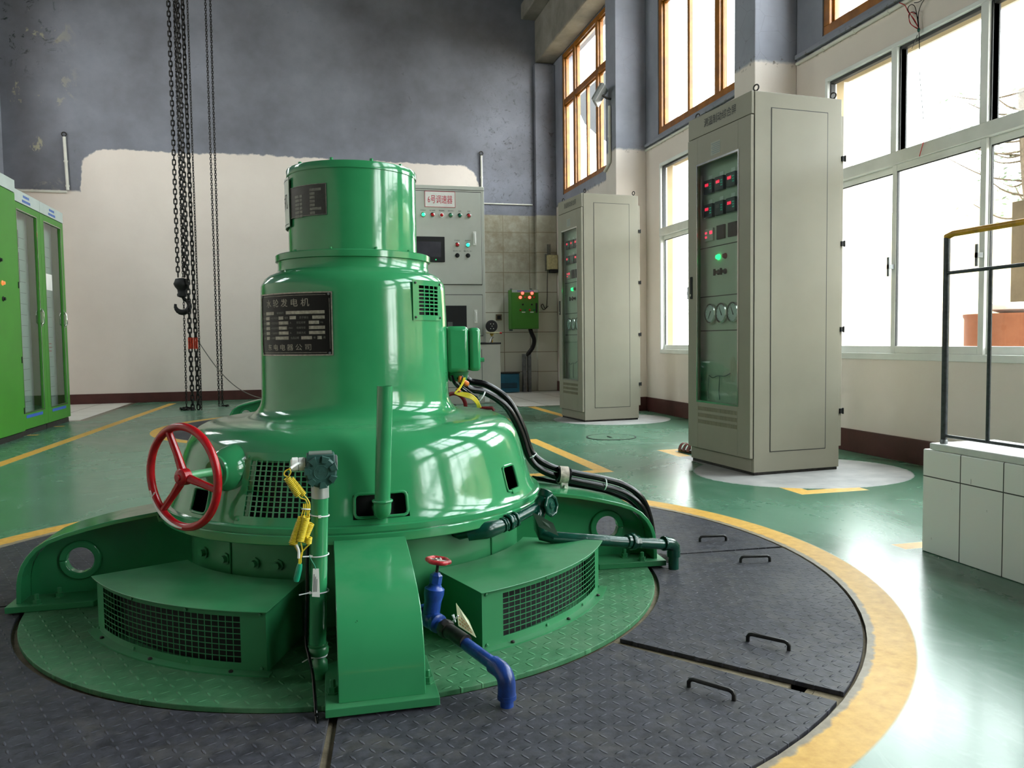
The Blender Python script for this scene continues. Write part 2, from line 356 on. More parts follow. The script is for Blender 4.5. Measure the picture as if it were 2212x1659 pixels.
# ------------------------------------------------------------------ mesh tools
class MB:
    def __init__(s): s.v = []; s.f = []
    def add(s, vs, fs):
        o = len(s.v); s.v += [Vector(q) for q in vs]; s.f += [tuple(i+o for i in q) for q in fs]; return s
    def box(s, a, b, M=None):
        x0, y0, z0 = a; x1, y1, z1 = b
        vs = [Vector(q) for q in ((x0,y0,z0),(x1,y0,z0),(x1,y1,z0),(x0,y1,z0),(x0,y0,z1),(x1,y0,z1),(x1,y1,z1),(x0,y1,z1))]
        if M: vs = [M @ q for q in vs]
        return s.add(vs, [(3,2,1,0),(4,5,6,7),(0,1,5,4),(1,2,6,5),(2,3,7,6),(3,0,4,7)])
    def mbox(s, f, u0, u1, v0, v1, w0, w1, nu=1, nv=1):      # a box bent by f(u, v, w)
        us = [u0+(u1-u0)*i/nu for i in range(nu+1)]; vs_ = [v0+(v1-v0)*j/nv for j in range(nv+1)]
        V = []; idx = {}
        for k, w in enumerate((w0, w1)):
            for i, u in enumerate(us):
                for j, v in enumerate(vs_): idx[i, j, k] = len(V); V.append(f(u, v, w))
        F = []
        for i in range(nu):
            for j in range(nv):
                F.append((idx[i,j,1], idx[i+1,j,1], idx[i+1,j+1,1], idx[i,j+1,1]))
                F.append((idx[i,j,0], idx[i,j+1,0], idx[i+1,j+1,0], idx[i+1,j,0]))
        for i in range(nu):
            F.append((idx[i,0,0], idx[i+1,0,0], idx[i+1,0,1], idx[i,0,1]))
            F.append((idx[i+1,nv,0], idx[i,nv,0], idx[i,nv,1], idx[i+1,nv,1]))
        for j in range(nv):
            F.append((idx[0,j+1,0], idx[0,j,0], idx[0,j,1], idx[0,j+1,1]))
            F.append((idx[nu,j,0], idx[nu,j+1,0], idx[nu,j+1,1], idx[nu,j,1]))
        return s.add(V, F)
    def tube(s, pts, r, seg=12, cap=True, closed=False):
        pts = [Vector(p) for p in pts]; n = len(pts)
        rs = r if isinstance(r, (list, tuple)) else [r]*n
        T = []
        for i in range(n):
            if closed: d = pts[(i+1) % n]-pts[i-1]
            else: d = pts[min(i+1, n-1)]-pts[max(i-1, 0)]
            T.append(d.normalized() if d.length > 1e-9 else Vector((0, 0, 1)))
        a = Vector((0, 0, 1)) if abs(T[0].z) < .9 else Vector((1, 0, 0))
        N = (a-T[0]*a.dot(T[0])).normalized(); V = []; 
        for i in range(n):
            N = (N-T[i]*N.dot(T[i])); N = N.normalized() if N.length > 1e-6 else T[i].orthogonal().normalized()
            B = T[i].cross(N)
            for k in range(seg):
                th = 2*PI*k/seg; V.append(pts[i]+(N*math.cos(th)+B*math.sin(th))*rs[i])
        F = []
        for i in range(n if closed else n-1):
            j = (i+1) % n
            for k in range(seg):
                l = (k+1) % seg; F.append((i*seg+k, i*seg+l, j*seg+l, j*seg+k))
        if cap and not closed:
            F.append(tuple(range(seg))[::-1]); F.append(tuple((n-1)*seg+k for k in range(seg)))
        return s.add(V, F)
    def cyl(s, p, q, r, seg=20, r2=None): return s.tube([p, q], [r, r if r2 is None else r2], seg)
    def rings(s, prof, c=(0, 0, 0), axis=(0, 0, 1), seg=32, close=True):   # solid of revolution: prof = (r, h) list
        ax = Vector(axis).normalized(); a = ax.orthogonal().normalized(); b = ax.cross(a); c = Vector(c); V = []; F = []
        for r, h in prof:
            for k in range(seg):
                th = 2*PI*k/seg; V.append(c+ax*h+(a*math.cos(th)+b*math.sin(th))*max(r, 1e-5))
        n = len(prof)
        for i in range(n-1):
            for k in range(seg):
                l = (k+1) % seg; F.append((i*seg+k, i*seg+l, (i+1)*seg+l, (i+1)*seg+k))
        if close: F.append(tuple(range(seg))[::-1]); F.append(tuple((n-1)*seg+k for k in range(seg)))
        return s.add(V, F)
    def lathe_holes(s, prof, seg=180, holes=(), ang0=0, ang1=360):
        # prof (r, z) from top to bottom about the z axis; holes = (a0, a1, z0, z1) in degrees: faces left out
        n = len(prof); full = abs(ang1-ang0-360) < 1e-6; V = []; F = []
        ks = seg if full else seg+1
        for r, z in prof:
            for k in range(ks):
                th = rad(ang0+(ang1-ang0)*k/seg); V.append(Vector((r*math.cos(th), r*math.sin(th), z)))
        for i in range(n-1):
            zc = (prof[i][1]+prof[i+1][1])/2
            for k in range(seg):
                ac = ang0+(ang1-ang0)*(k+.5)/seg
                ac = (ac+180) % 360-180
                if any(h[0] < ac < h[1] and h[2] < zc < h[3] for h in holes): continue
                l = (k+1) % ks; F.append((i*ks+k, (i+1)*ks+k, (i+1)*ks+l, i*ks+l))
        return s.add(V, F)
    def prism(s, poly, z0, z1):
        n = len(poly); V = [Vector((p[0], p[1], z0)) for p in poly]+[Vector((p[0], p[1], z1)) for p in poly]
        F = [tuple(range(n))[::-1], tuple(range(n, 2*n))]+[(i, (i+1) % n, n+(i+1) % n, n+i) for i in range(n)]
        return s.add(V, F)
    def torus(s, c, R, r, axis=(0, 0, 1), seg=40, ts=10):
        ax = Vector(axis).normalized(); a = ax.orthogonal().normalized(); b = ax.cross(a); c = Vector(c)
        return s.tube([c+(a*math.cos(2*PI*k/seg)+b*math.sin(2*PI*k/seg))*R for k in range(seg)], r, ts, closed=True)
    def xf(s, M, start=0):
        for i in range(start, len(s.v)): s.v[i] = M @ s.v[i]
        return s
ORG = {}
def build(name, mb, mat, parent=None, smooth=True, bevel=0, ang=35, sol=0):
    me = bpy.data.meshes.new(name)
    if parent is not None: org = ORG[parent]
    else:
        xs = [v.x for v in mb.v]; ys = [v.y for v in mb.v]; zs = [v.z for v in mb.v]
        org = Vector(((min(xs)+max(xs))/2, (min(ys)+max(ys))/2, min(zs)))
    me.from_pydata([v-org for v in mb.v], [], mb.f); me.update()
    me.materials.append(mat)
    if smooth:
        me.polygons.foreach_set('use_smooth', [True]*len(me.polygons)); me.set_sharp_from_angle(angle=rad(ang))
    o = bpy.data.objects.new(name, me); COL.objects.link(o)
    if parent is None: o.location = org
    else: o.parent = parent
    ORG[o] = org
    if sol: md = o.modifiers.new('thick', 'SOLIDIFY'); md.thickness = sol; md.offset = -1
    if bevel:
        md = o.modifiers.new('bev', 'BEVEL'); md.width = bevel; md.segments = 2; md.limit_method = 'ANGLE'; md.angle_limit = rad(40)
        md.harden_normals = False
    return o
def build_each(name, mb, mat, parent=None, **k):      # one object for every separate piece
    p = list(range(len(mb.v)))
    def find(i):
        while p[i] != i: p[i] = p[p[i]]; i = p[i]
        return i
    for f in mb.f:
        r = find(f[0])
        for i in f[1:]: p[find(i)] = r
    grp = {}
    for f in mb.f: grp.setdefault(find(f[0]), []).append(f)
    out = []
    for fs in grp.values():
        ids = sorted({i for f in fs for i in f}); mp = {i: j for j, i in enumerate(ids)}
        q = MB(); q.v = [mb.v[i] for i in ids]; q.f = [tuple(mp[i] for i in f) for f in fs]; out.append(build(name, q, mat, parent, **k))
    return out
def tag(o, label, cat, group=None):
    o['label'] = label; o['category'] = cat
    if group: o['group'] = group
    return o
def thing(name, loc, label, cat, group=None):
    o = bpy.data.objects.new(name, None); COL.objects.link(o); o.location = loc; o.empty_display_size = .1
    ORG[o] = Vector(loc); return tag(o, label, cat, group)
def struct(name, mb, mat, parent=None, smooth=False, **k):
    o = build(name, mb, mat, parent, smooth, **k)
    if parent is None: o['kind'] = 'structure'
    return o
def sroot(name, loc):
    o = bpy.data.objects.new(name, None); COL.objects.link(o); o.location = loc; ORG[o] = Vector(loc); o['kind'] = 'structure'; return o
def lab(o, text): o['label'] = text; return o
def copy_tree(o, parent=None):
    c = o.copy(); COL.objects.link(c)
    if parent is not None: c.parent = parent
    for ch in o.children: copy_tree(ch, c)
    return c
def text_mb(body, size, f, width=None, center=True, spacing=1.0, stretch=1.0):
    cu = bpy.data.curves.new('t', 'FONT'); cu.body = body; cu.size = size; cu.space_character = spacing; cu.resolution_u = 2
    o = bpy.data.objects.new('t', cu); COL.objects.link(o)
    me = bpy.data.meshes.new_from_object(o.evaluated_get(bpy.context.evaluated_depsgraph_get()))
    bpy.data.objects.remove(o); bpy.data.curves.remove(cu)
    mb = MB(); xs = [v.co.x for v in me.vertices]; ys = [v.co.y for v in me.vertices]
    if not xs: return mb
    w = max(xs)-min(xs); k = (width/w) if width else stretch; x0 = min(xs); cy = (max(ys)+min(ys))/2
    off = -w*k/2 if center else 0
    mb.add([f((v.co.x-x0)*k+off, v.co.y-cy, 0) for v in me.vertices], [tuple(p.vertices) for p in me.polygons])
    bpy.data.meshes.remove(me); return mb
def plane_map(o, r, u, n=None):
    o, r, u = Vector(o), Vector(r).normalized(), Vector(u).normalized(); n = r.cross(u)
    return lambda a, b, c: o+r*a+u*b+n*c
def cyl_map(R, a0, z0=0, c=(0, 0)):     # u = arc length at R, v = height, w = outward
    return lambda u, v, w: Vector((c[0]+(R+w)*math.cos(rad(a0)+u/R), c[1]+(R+w)*math.sin(rad(a0)+u/R), z0+v))
def helix(p0, p1, R, turns, n=None):
    p0, p1 = Vector(p0), Vector(p1); ax = (p1-p0).normalized(); a = ax.orthogonal().normalized(); b = ax.cross(a)
    n = n or int(turns*10); return [p0.lerp(p1, i/n)+(a*math.cos(2*PI*turns*i/n)+b*math.sin(2*PI*turns*i/n))*R for i in range(n+1)]
def spline(pts, n=8):
    P = [Vector(p) for p in pts]; out = []
    for i in range(len(P)-1):
        p0, p1, p2, p3 = P[max(i-1, 0)], P[i], P[i+1], P[min(i+2, len(P)-1)]
        for k in range(n):
            t = k/n; out.append(.5*((2*p1)+(p2-p0)*t+(2*p0-5*p1+4*p2-p3)*t*t+(3*p1-3*p2+p3-p0)*t**3))
    out.append(P[-1]); return out

# ================================================================== ROOM
XL, XR, XR2, YB, YF, ZC = -4.15, 3.88, 4.05, 12.93, -7.0, 7.6
C1 = (.155, 2.925); C2 = (.28, 8.62)
def ring_patch(mb, c, R, hs, seg=96, z=0):
    V = []; F = []
    for k in range(seg):
        th = 2*PI*k/seg; co, si = math.cos(th), math.sin(th); m = hs/max(abs(co), abs(si))
        V.append(Vector((c[0]+R*co, c[1]+R*si, z))); V.append(Vector((c[0]+m*co, c[1]+m*si, z)))
        V.append(Vector((c[0]+R*co, c[1]+R*si, z-.5)))
    for k in range(seg):
        l = (k+1) % seg; F.append((k*3, k*3+1, l*3+1, l*3)); F.append((k*3+2, k*3, l*3, l*3+2))
    F.append(tuple(k*3+2 for k in range(seg)))
    mb.add(V, F)
fl = MB(); HS = 2.0; RH = 1.695
for c in (C1, C2): ring_patch(fl, c, RH, HS)
def quad(mb, x0, x1, y0, y1, z=0): mb.add([(x0,y0,z),(x1,y0,z),(x1,y1,z),(x0,y1,z)], [(0,1,2,3)])
ys = [YF-.3, C1[1]-HS, C1[1]+HS, C2[1]-HS, C2[1]+HS, YB+.3]
for i in range(5):
    if i in (1, 3):
        c = C1 if i == 1 else C2
        quad(fl, XL-.3, c[0]-HS, ys[i], ys[i+1]); quad(fl, c[0]+HS, XR2+.3, ys[i], ys[i+1])
    else: quad(fl, XL-.3, XR2+.3, ys[i], ys[i+1])
struct('floor', fl, M_FLOOR)
struct('ceiling', MB().box((XL-.3, YF-.3, ZC), (XR2+.3, YB+.3, ZC+.2)), M_CEIL)
# roof girders across the hall, dark
for i, yy in enumerate((2.98, 5.96, 8.94, 11.92)):
    struct('trim_%d' % (20+i), MB().box((XL, yy-.12, ZC-.55), (XR, yy+.12, ZC-.002)), M_CEIL)
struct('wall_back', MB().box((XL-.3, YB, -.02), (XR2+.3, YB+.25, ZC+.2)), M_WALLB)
struct('wall_front', MB().box((XL-.3, YF-.25, -.02), (XR2+.3, YF, ZC+.2)), M_CEIL)  # unseen wall, dark material cuts fill light from behind the camera

PY = [11.77, 8.79, 5.81, 2.83, -.15, -3.13]      # near faces of the pillars
PD = .32
wr = MB(); T = .24
# bays: (y0, y1, low window?, xin)
bays = []
for i, p in enumerate(PY[1:]): bays.append((p+PD, PY[i], True, XR) if p != 8.79 else (p+PD, YB, False, XR2))
bays.append((YF, PY[-1], False, XR))
def solid(y0, y1, z0, z1, x): 
    if y1-y0 > 1e-4 and z1-z0 > 1e-4: wr.box((x, y0, z0), (x+T, y1, z1))
WINS = []
# pillar strips of wall behind pillars
for p in PY:
    x = XR2 if p > 9 else XR
    if p > 9: continue
    wr.box((XR, p, -.02), (XR+T+.17, p+PD, ZC))
for (y0, y1, low, x) in bays:
    if x == XR2:
        wy0, wy1, zs, zt = 9.45, 12.47, 3.2, 5.42
        solid(y0, y1, -.02, zs, x); solid(y0, y1, zt, ZC, x); solid(y0, wy0, zs, zt, x); solid(wy1, y1, zs, zt, x)
        WINS.append(('high', x, wy0, wy1, zs, zt)); continue
    if not low:
        solid(y0, y1, -.02, ZC, x); continue
    wy0, wy1 = y0+.05, y1-.33; ly0, ly1 = y0+.04, y1-.385
    zl0, zl1, zh0, zh1 = .685, 2.815, 3.15, 5.42
    solid(y0, y1, -.02, zl0, x); solid(y0, y1, zl1, zh0, x); solid(y0, y1, zh1, ZC, x)
    solid(y0, ly0, zl0, zl1, x); solid(ly1, y1, zl0, zl1, x); solid(y0, wy0, zh0, zh1, x); solid(wy1, y1, zh0, zh1, x)
    WINS.append(('high', x, wy0, wy1, zh0, zh1)); WINS.append(('low', x, ly0, ly1, zl0, zl1))
struct('wall_right', wr, M_WALL)
n = 0
for p in PY[1:]:
    n += 1; struct('trim_%d' % n, MB().box((3.5, p, 0), (XR, p+PD, ZC-.56)), M_WALL, bevel=.008)
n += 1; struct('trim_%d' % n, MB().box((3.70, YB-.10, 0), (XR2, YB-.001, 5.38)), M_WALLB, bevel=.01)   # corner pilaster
n += 1; struct('trim_%d' % n, MB().box((3.73, 9.12, 5.42), (XR2-.001, YB-.002, 6.1)).box((3.5, 9.12, 6.1), (XR2-.001, YB-.002, 6.35)), M_BEAM, bevel=.02)  # crane beam
# left wall with high windows
wl = MB(); LW = [(9.9, 11.7), (4.6, 5.8)]
wl.box((XL-T, YF, -.02), (XL, YB, 3.3)); wl.box((XL-T, YF, 5.3), (XL, YB, ZC))
e = YB
for (a, b) in LW: wl.box((XL-T, b, 3.3), (XL, e, 5.3)); e = a
wl.box((XL-T, YF, 3.3), (XL, e, 5.3))
struct('wall_left', wl, M_WALL)

def window_high(k, x, y0, y1, z0, z1, side=1):
    """ochre timber window, frame .12 deep, one transom, mullions every ~.7 m"""
    r = sroot('window_%d' % k, (x, (y0+y1)/2, z0)); f = MB(); g = MB(); fr = MB()
    xa, xb = (x+.01, x+.10) if side > 0 else (x-.10, x-.01)
    fw = .07; zt = z0+(z1-z0)*.655
    f.box((xa, y0, z0), (xb, y1, z0+fw)); f.box((xa, y0, z1-fw), (xb, y1, z1))
    f.box((xa, y0, z0+fw), (xb, y0+fw, z1-fw)); f.box((xa, y1-fw, z0+fw), (xb, y1, z1-fw))
    W_ = y1-y0; rel = [0, .56, 1.56, 2.56, W_] if W_ > 2.6 else ([0, 1.32, W_] if W_ > 2 else [0, .6, 1.2, W_])
    cuts = [y1-q for q in rel][::-1]; nn = len(cuts)-1
    for i in range(nn):
        ya, yb = cuts[i], cuts[i+1]
        if i: f.box((xa, ya-.045, z0+fw), (xb, ya+.045, z1-fw))
        lo, hi = (ya+.045 if i else y0+fw), (yb-.045 if i < nn-1 else y1-fw)
        if yb-ya > .8: f.box((xa+.026, (lo+hi)/2-.024, z0+fw), (xa+.07, (lo+hi)/2+.026, (z1-fw) if W_ < 2.6 else zt-.045))
        f.box((xa+.002, lo, zt-.045), (xb-.002, hi, zt+.045))
        # sashes: a thinner frame in each light
        for za, zb in ((z0+fw, zt-.045), (zt+.045, z1-fw)):
            xs0, xs1 = xa+.03, xa+.062; sw = .022
            f.box((xs0, lo, za), (xs1, hi, za+sw)); f.box((xs0, lo, zb-sw), (xs1, hi, zb))
            f.box((xs0, lo, za+sw), (xs1, lo+sw, zb-sw)); f.box((xs0, hi-sw, za+sw), (xs1, hi, zb-sw))
            xm = xa+.046; g.box((xm-.002, lo+sw, za+sw), (xm+.002, hi-sw, zb-sw))
    build('window_frame', f, M_BWOOD, r, smooth=False, bevel=.004)
    build('window_pane', g, M_GLASS, r, smooth=False)
    return r
def window_low(k, x, y0, y1, z0, z1):
    r = sroot('window_%d' % k, (x, (y0+y1)/2, z0)); f = MB(); g = MB(); s = MB()
    fw = .045; zr = z0+1.36; xa, xb = x-.012, x+.07
    f.box((xa, y0, z0), (xb, y1, z0+fw)); f.box((xa, y0, z1-.03), (xb, y1, z1))
    f.box((xa, y0, z0+fw), (xb, y0+.03, z1-.03)); f.box((xa, y1-.03, z0+fw), (xb, y1, z1-.03))
    f.box((xa-.006, y0, zr-.04), (xb, y1, zr+.045))
    st = (y1-y0)/3
    for i in (1, 2):
        yc = y0+i*st; f.box((xa, yc-.028, zr+.045), (xb, yc+.028, z1-.03)); s.box((xa+.02, yc-.042, zr+.045), (xb-.01, yc-.028, z1-.035))
    for i in range(3):
        ya, yb = y0+i*st, y0+(i+1)*st
        off = .0 if i == 1 else .026; xs0 = xa+.012+off; sw = .042
        lo, hi = ya-(.02 if i else 0)+.002, yb+(.02 if i < 2 else 0)-.002
        f.box((xs0, lo, z0+fw), (xs0+.022, lo+sw, zr-.04)); f.box((xs0, hi-sw, z0+fw), (xs0+.022, hi, zr-.04))
        f.box((xs0, lo+sw, z0+fw), (xs0+.022, hi-sw, z0+fw+.05)); f.box((xs0, lo+sw, zr-.085), (xs0+.022, hi-sw, zr-.04))
        g.box((xs0+.009, lo+sw, z0+fw+.05), (xs0+.013, hi-sw, zr-.085))
        s.box((xs0+.004, lo+sw, zr-.091), (xs0+.02, hi-sw, zr-.085)); s.box((xs0+.004, hi-sw-.005, z0+fw+.05), (xs0+.02, hi-sw, zr-.091))
        g.box((x+.028, ya+.03, zr+.045), (x+.032, yb-.03, z1-.03))
        s.box((x+.012, ya+.03, z1-.052), (x+.05, yb-.03, z1-.03))
        s.box((x+.012, yb-.042, zr+.045), (x+.05, yb-.030, z1-.052))
    build('window_frame', f, M_WALU, r, smooth=False, bevel=.003)
    build('window_seal', s, M_SEAL, r, smooth=False)
    build('window_pane', g, M_GLASS, r, smooth=False)
    h = MB()
    for i in (1, 2):
        yc = y0+i*st; h.box((xa-.03, yc-.012, z0+.62), (xa+.008, yc+.012, z0+.65)).box((xa-.03, yc-.010, z0+.57), (xa-.022, yc+.010, z0+.70))
    build('window_latch', h, M_ZINC, r, smooth=False)
    return r
k = 0
def portal(x, y0, y1, z0, z1, side):
    ld = bpy.data.lights.new('daylight_portal', 'AREA'); ld.shape = 'RECTANGLE'; ld.size = (y1-y0); ld.size_y = (z1-z0)
    ld.cycles.is_portal = True; lo = bpy.data.objects.new('daylight_portal', ld); COL.objects.link(lo)
    d = Vector((-1, 0, 0)) if side > 0 else Vector((1, 0, 0))
    zz = -d; yy = Vector((0, 0, 1)); xx = yy.cross(zz)
    M = Matrix((xx, yy, zz)).transposed().to_4x4(); M.translation = Vector((x+side*(T+.03), (y0+y1)/2, (z0+z1)/2)); lo.matrix_world = M
for w in WINS:
    k += 1
    (window_high if w[0] == 'high' else window_low)(k, *w[1:])
    portal(w[1], *w[2:], 1)
for (a, b) in LW:
    k += 1; window_high(k, XL, a, b, 3.3, 5.3, side=-1); portal(XL, a, b, 3.3, 5.3, -1)
M_REVEAL = simple_noise('tan_outer_plaster', (148, 130, 100), (166, 148, 118), 4, .9)
kk = 40
for w in WINS:
    if w[0] != 'low': continue
    kk += 1; _, x_, a_, b_, c_, d_ = w
    struct('trim_%d' % kk, MB().box((x_+.075, a_, d_-.012), (x_+.19, b_, d_-.001)).box((x_+.075, b_-.012, c_), (x_+.145, b_-.001, d_-.012)), M_REVEAL)
# baseboards
def bb(name, segs):
    m = MB()
    for s_ in segs: m.box(*s_)
    struct(name, m, M_BASE, bevel=.003)
bs = []
for (y0, y1, low, x) in bays: bs.append(((x-.02, y0, 0), (x-.001, y1, .165)))
for p in PY[1:]: bs += [((3.48, p-.02, 0), (XR-.02, p-.001, .165)), ((3.48, p-.001, 0), (3.499, p+PD, .165))]
bb('baseboard_right', bs)
bb('baseboard_back', [((XL, YB-.02, 0), (1.4, YB-.001, .145))])
# window sill ledges below the ochre windows and the conduit that runs along the wall
k = 30
for (y0, y1, low, x) in bays:
    if not low or y1 < 0: continue
    k += 1; struct('trim_%d' % k, MB().box((x-.035, y0, 3.075), (x-.001, y1-.02, 3.11)), M_WALL, bevel=.004)

# ------------------------------------------------------------------ outside
struct('wall_outside', MB().box((9.5, -6, -.3), (9.8, 17, 2.9)), M_EXTW)
struct('floor_outside', MB().box((XR2+T+.01, -14, -.32), (30, 26, -.3)), M_EXTG)
ob = thing('steel_drum', (5.62, 5.42, -.30), 'rusty orange drum standing outside behind the near window', 'drum')
dm = MB(); dm.rings([(.30,0),(.32,.01),(.32,.42),(.335,.44),(.335,.46),(.32,.48),(.32,.85),(.335,.87),(.335,.89),(.32,.91),(.32,1.28),(.33,1.30),(.33,1.32),(.30,1.32)], (5.62, 5.42, -.30), seg=40)
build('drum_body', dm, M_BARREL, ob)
bp = MB(); bp.rings([(.08,0),(.17,.03),(.20,.08),(.19,.085),(.15,.04),(.05,.03)], (5.60, 5.36, 1.022), seg=24)
tag(build('basin', bp, M_WT), 'white basin on top of the rusty orange drum outside', 'basin')
struct('trim_50', MB().box((6.5, 3.0, -.30), (6.85, 6.25, 2.1)), simple_noise('darkened_outer_plaster', (84, 74, 58), (102, 90, 70), 3, .9))  # plaster colour darkened so it stays tan under the bright sky
tr = thing('tree', (7.3, 6.4, -.30), 'bare leafy tree seen through the near window', 'tree')
tm = MB(); tm.tube(spline([(7.3,6.4,-.3),(7.35,6.5,1),(7.2,6.7,2.2),(7.3,6.9,3.4)]), .06, 8)
leaf = MB()
for i in range(34):
    z = random.uniform(2.0, 3.4); a = random.uniform(0, 2*PI); L = random.uniform(.5, 1.1)
    p = Vector((7.25, 6.75, z)); q = p+Vector((math.cos(a)*L*.6, math.sin(a)*L, random.uniform(.1, .5)))
    pts = spline([p, p.lerp(q, .5)+Vector((0, 0, -.08)), q]); tm.tube(pts, [.014*(1-.8*j/len(pts)) for j in range(len(pts))], 5)
    for j in range(26):
        c = pts[random.randrange(4, len(pts))]+Vector([random.gauss(0, .07) for _ in range(3)])
        d1 = Vector([random.gauss(0, 1) for _ in range(3)]).normalized()*.035; d2 = d1.orthogonal().normalized()*.014
        leaf.add([c-d1, c-d2, c+d1, c+d2], [(0, 1, 2, 3)])
build('trunk', tm, M_BARK, tr); build('foliage', leaf, M_LEAF, tr, smooth=False)
# dark shed roof outside, seen through the far ochre window
sh = thing('shed_roof', (6.7, 15.6, -.3), 'dark sheet roof of a shed outside beyond the far ochre window', 'roof')
yz = [(17.6, 6.5), (14.4, 6.5), (14.4, 4.9), (15.6, 4.9), (16.2, 5.2), (16.9, 5.6), (17.3, 6.0), (17.6, 6.1)]
sm = MB(); n8 = len(yz); sm.add([(6.0, a, b) for a, b in yz]+[(6.35, a, b) for a, b in yz], [tuple(range(n8)), tuple(range(n8, 2*n8))[::-1]]+[(i, n8+i, n8+(i+1) % n8, (i+1) % n8) for i in range(n8)])
build('roof_sheet', sm, M_SHED, sh, smooth=False)
pm = MB()
for yy in (14.6, 15.3): pm.cyl((6.2, yy, -.3), (6.2, yy, 4.95), .06, 12)
build_each('post', pm, M_ZINC, sh)

# ================================================================== FLOOR PLATES
def sector(a0, a1, r0, r1, z0, z1, c=C1, notch=None):
    m = MB(); n = max(6, int(abs(a1-a0)/2))
    f = lambda u, v, w: Vector((c[0]+v*math.cos(rad(u)), c[1]+v*math.sin(rad(u)), w))
    m.mbox(f, a0, a1, r0, r1, z0, z1, n, 1); return m
# frame under the plates
fm = MB()
for c in (C1, C2):
    f = lambda u, v, w, c=c: Vector((c[0]+v*math.cos(rad(u)), c[1]+v*math.sin(rad(u)), w))
    fm.mbox(f, 0, 360, 1.62, 1.694, -.03, -.0125, 90, 1)
    fm.mbox(f, 0, 360, 1.02, 1.09, -.03, -.0135, 90, 1)
    for a in (-51.9, -96.4, -179.5, -3, 42, 87, 133):
        d = Vector((math.cos(rad(a)), math.sin(rad(a)), 0)); n_ = Vector((-d.y, d.x, 0)); o = Vector((c[0], c[1], 0))
        L1 = 1.61
        if a == -51.9:
            segs = ((1.09, 1.56), (1.60, 1.618))
        else: segs = ((1.09, 1.618),)
        for (ra, rb) in segs:
            P = [o+d*ra-n_*.03, o+d*rb-n_*.03, o+d*rb+n_*.03, o+d*ra+n_*.03]
            fm.add([p+Vector((0,0,-.03)) for p in P]+[p+Vector((0,0,-.013)) for p in P], [(3,2,1,0),(4,5,6,7),(0,1,5,4),(1,2,6,5),(2,3,7,6),(3,0,4,7)])
struct('trim_60', fm, M_CONC)
def handle(mb, p, q, h=.022, r=.0055):
    p = Vector((p[0], p[1], .0)); q = Vector((q[0], q[1], .0)); u = Vector((0, 0, h)); d = (q-p).normalized()*.012
    mb.tube([p, p+u*.6, p+u*.9+d*.4, p+u+d, q+u-d, q+u*.9-d*.4, q+u*.6, q], r, 10)
PL = [(-3.0+.35, 41.7, [((1.564,3.01),(1.675,2.992))], 'dark checker floor plate right of the green machine, behind the long seam'),
      (-50.9, -3.35, [((1.563,2.682),(1.674,2.662)), ((1.171,1.97),(1.242,1.88))], 'largest dark checker floor plate at right front with two lifting handles'),
      (-95.9, -52.8, [((.877,1.745),(.945,1.65))], 'dark checker floor plate at bottom centre with one flat handle'),
      (-179.2, -96.9, [], 'dark checker floor plate at lower left in front of the machine'),
      (42.3, 86.8, [], 'dark checker floor plate behind the machine on the right'),
      (87.2, 132.8, [], 'dark checker floor plate directly behind the machine'),
      (133.2, 180.3, [], 'dark checker floor plate behind the left arm of the machine')]
for a0, a1, hs, lb in PL:
    mid = rad((a0+a1)/2); t_ = thing('floor_plate', (C1[0]+1.4*math.cos(mid), C1[1]+1.4*math.sin(mid), -.012), lb, 'floor plate', 'dark plates over the pit')
    m = sector(a0, a1, 1.078, 1.685, -.012, 0)
    build('plate', m, M_CHK, t_, smooth=False, bevel=.0015)
    for (p, q) in hs: hm = MB(); handle(hm, p, q); build('handle', hm, M_HANDLE, t_)
for i, (a0, a1, lb) in enumerate(((-90, 88, 'dark checker floor plate right around the rear machine'), (90, 268, 'dark checker floor plate left around the rear machine'))):
    mid = rad((a0+a1)/2)
    tag(build('floor_plate', sector(a0, a1, 1.078, 1.685, -.012, 0, C2), M_CHK, smooth=False), lb, 'floor plate', 'dark plates over the rear pit')
# green round base plate (two half discs, one object each machine)
for c, lb in ((C1, 'round green checker plate the big machine stands on'), (C2, 'round green checker plate under the rear machine')):
    m = MB(); m.prism([(c[0]+1.062*math.cos(2*PI*i/120), c[1]+1.062*math.sin(2*PI*i/120)) for i in range(120)], -.008, .006)
    tag(build('base_disc', m, M_CHKG, smooth=False, bevel=.002), lb, 'base plate')
# rags and mud where the plates meet the arm on the right
m = MB()
for i in range(7):
    c = Vector((1.30+random.uniform(-.05, .03), 2.80+random.uniform(-.05, .07), 0)); pr = []
    m.rings([(.03+.01*random.random(), .0), (.028, .008), (.015, .016), (.002, .019)], c, seg=9)
tag(build('mud_clump', m, paint('dark_mud', (40, 36, 32), .9, var=.3, nscale=60, bump=.6), ang=80), 'dark mud and putty around the end of the right machine arm', 'mud')['kind'] = 'stuff'
m = MB(); m.rings([(.215,0),(.222,.001),(.222,.003),(.215,.004)], (2.53, 6.5, -.002), seg=48)
mh = thing('manhole_cover', (2.53, 6.5, 0), 'round green painted cover flush in the floor beside the far grey cabinet', 'manhole cover')
m2 = MB(); f = lambda u, v, w: Vector((2.53+v*math.cos(u), 6.5+v*math.sin(u), w))
m2.mbox(f, 0, 2*PI, .205, .216, .0005, .004, 48, 1); build('rim', m2, M_IRON, mh)
build('lid', MB().rings([(.204, 0), (.204, .003)], (2.53, 6.5, .0005), seg=48), M_FLOOR, mh, smooth=False)
build_each('lifting_slot', MB().box((2.50, 6.44, .0036), (2.515, 6.53, .008)), M_IRON, mh, smooth=False)

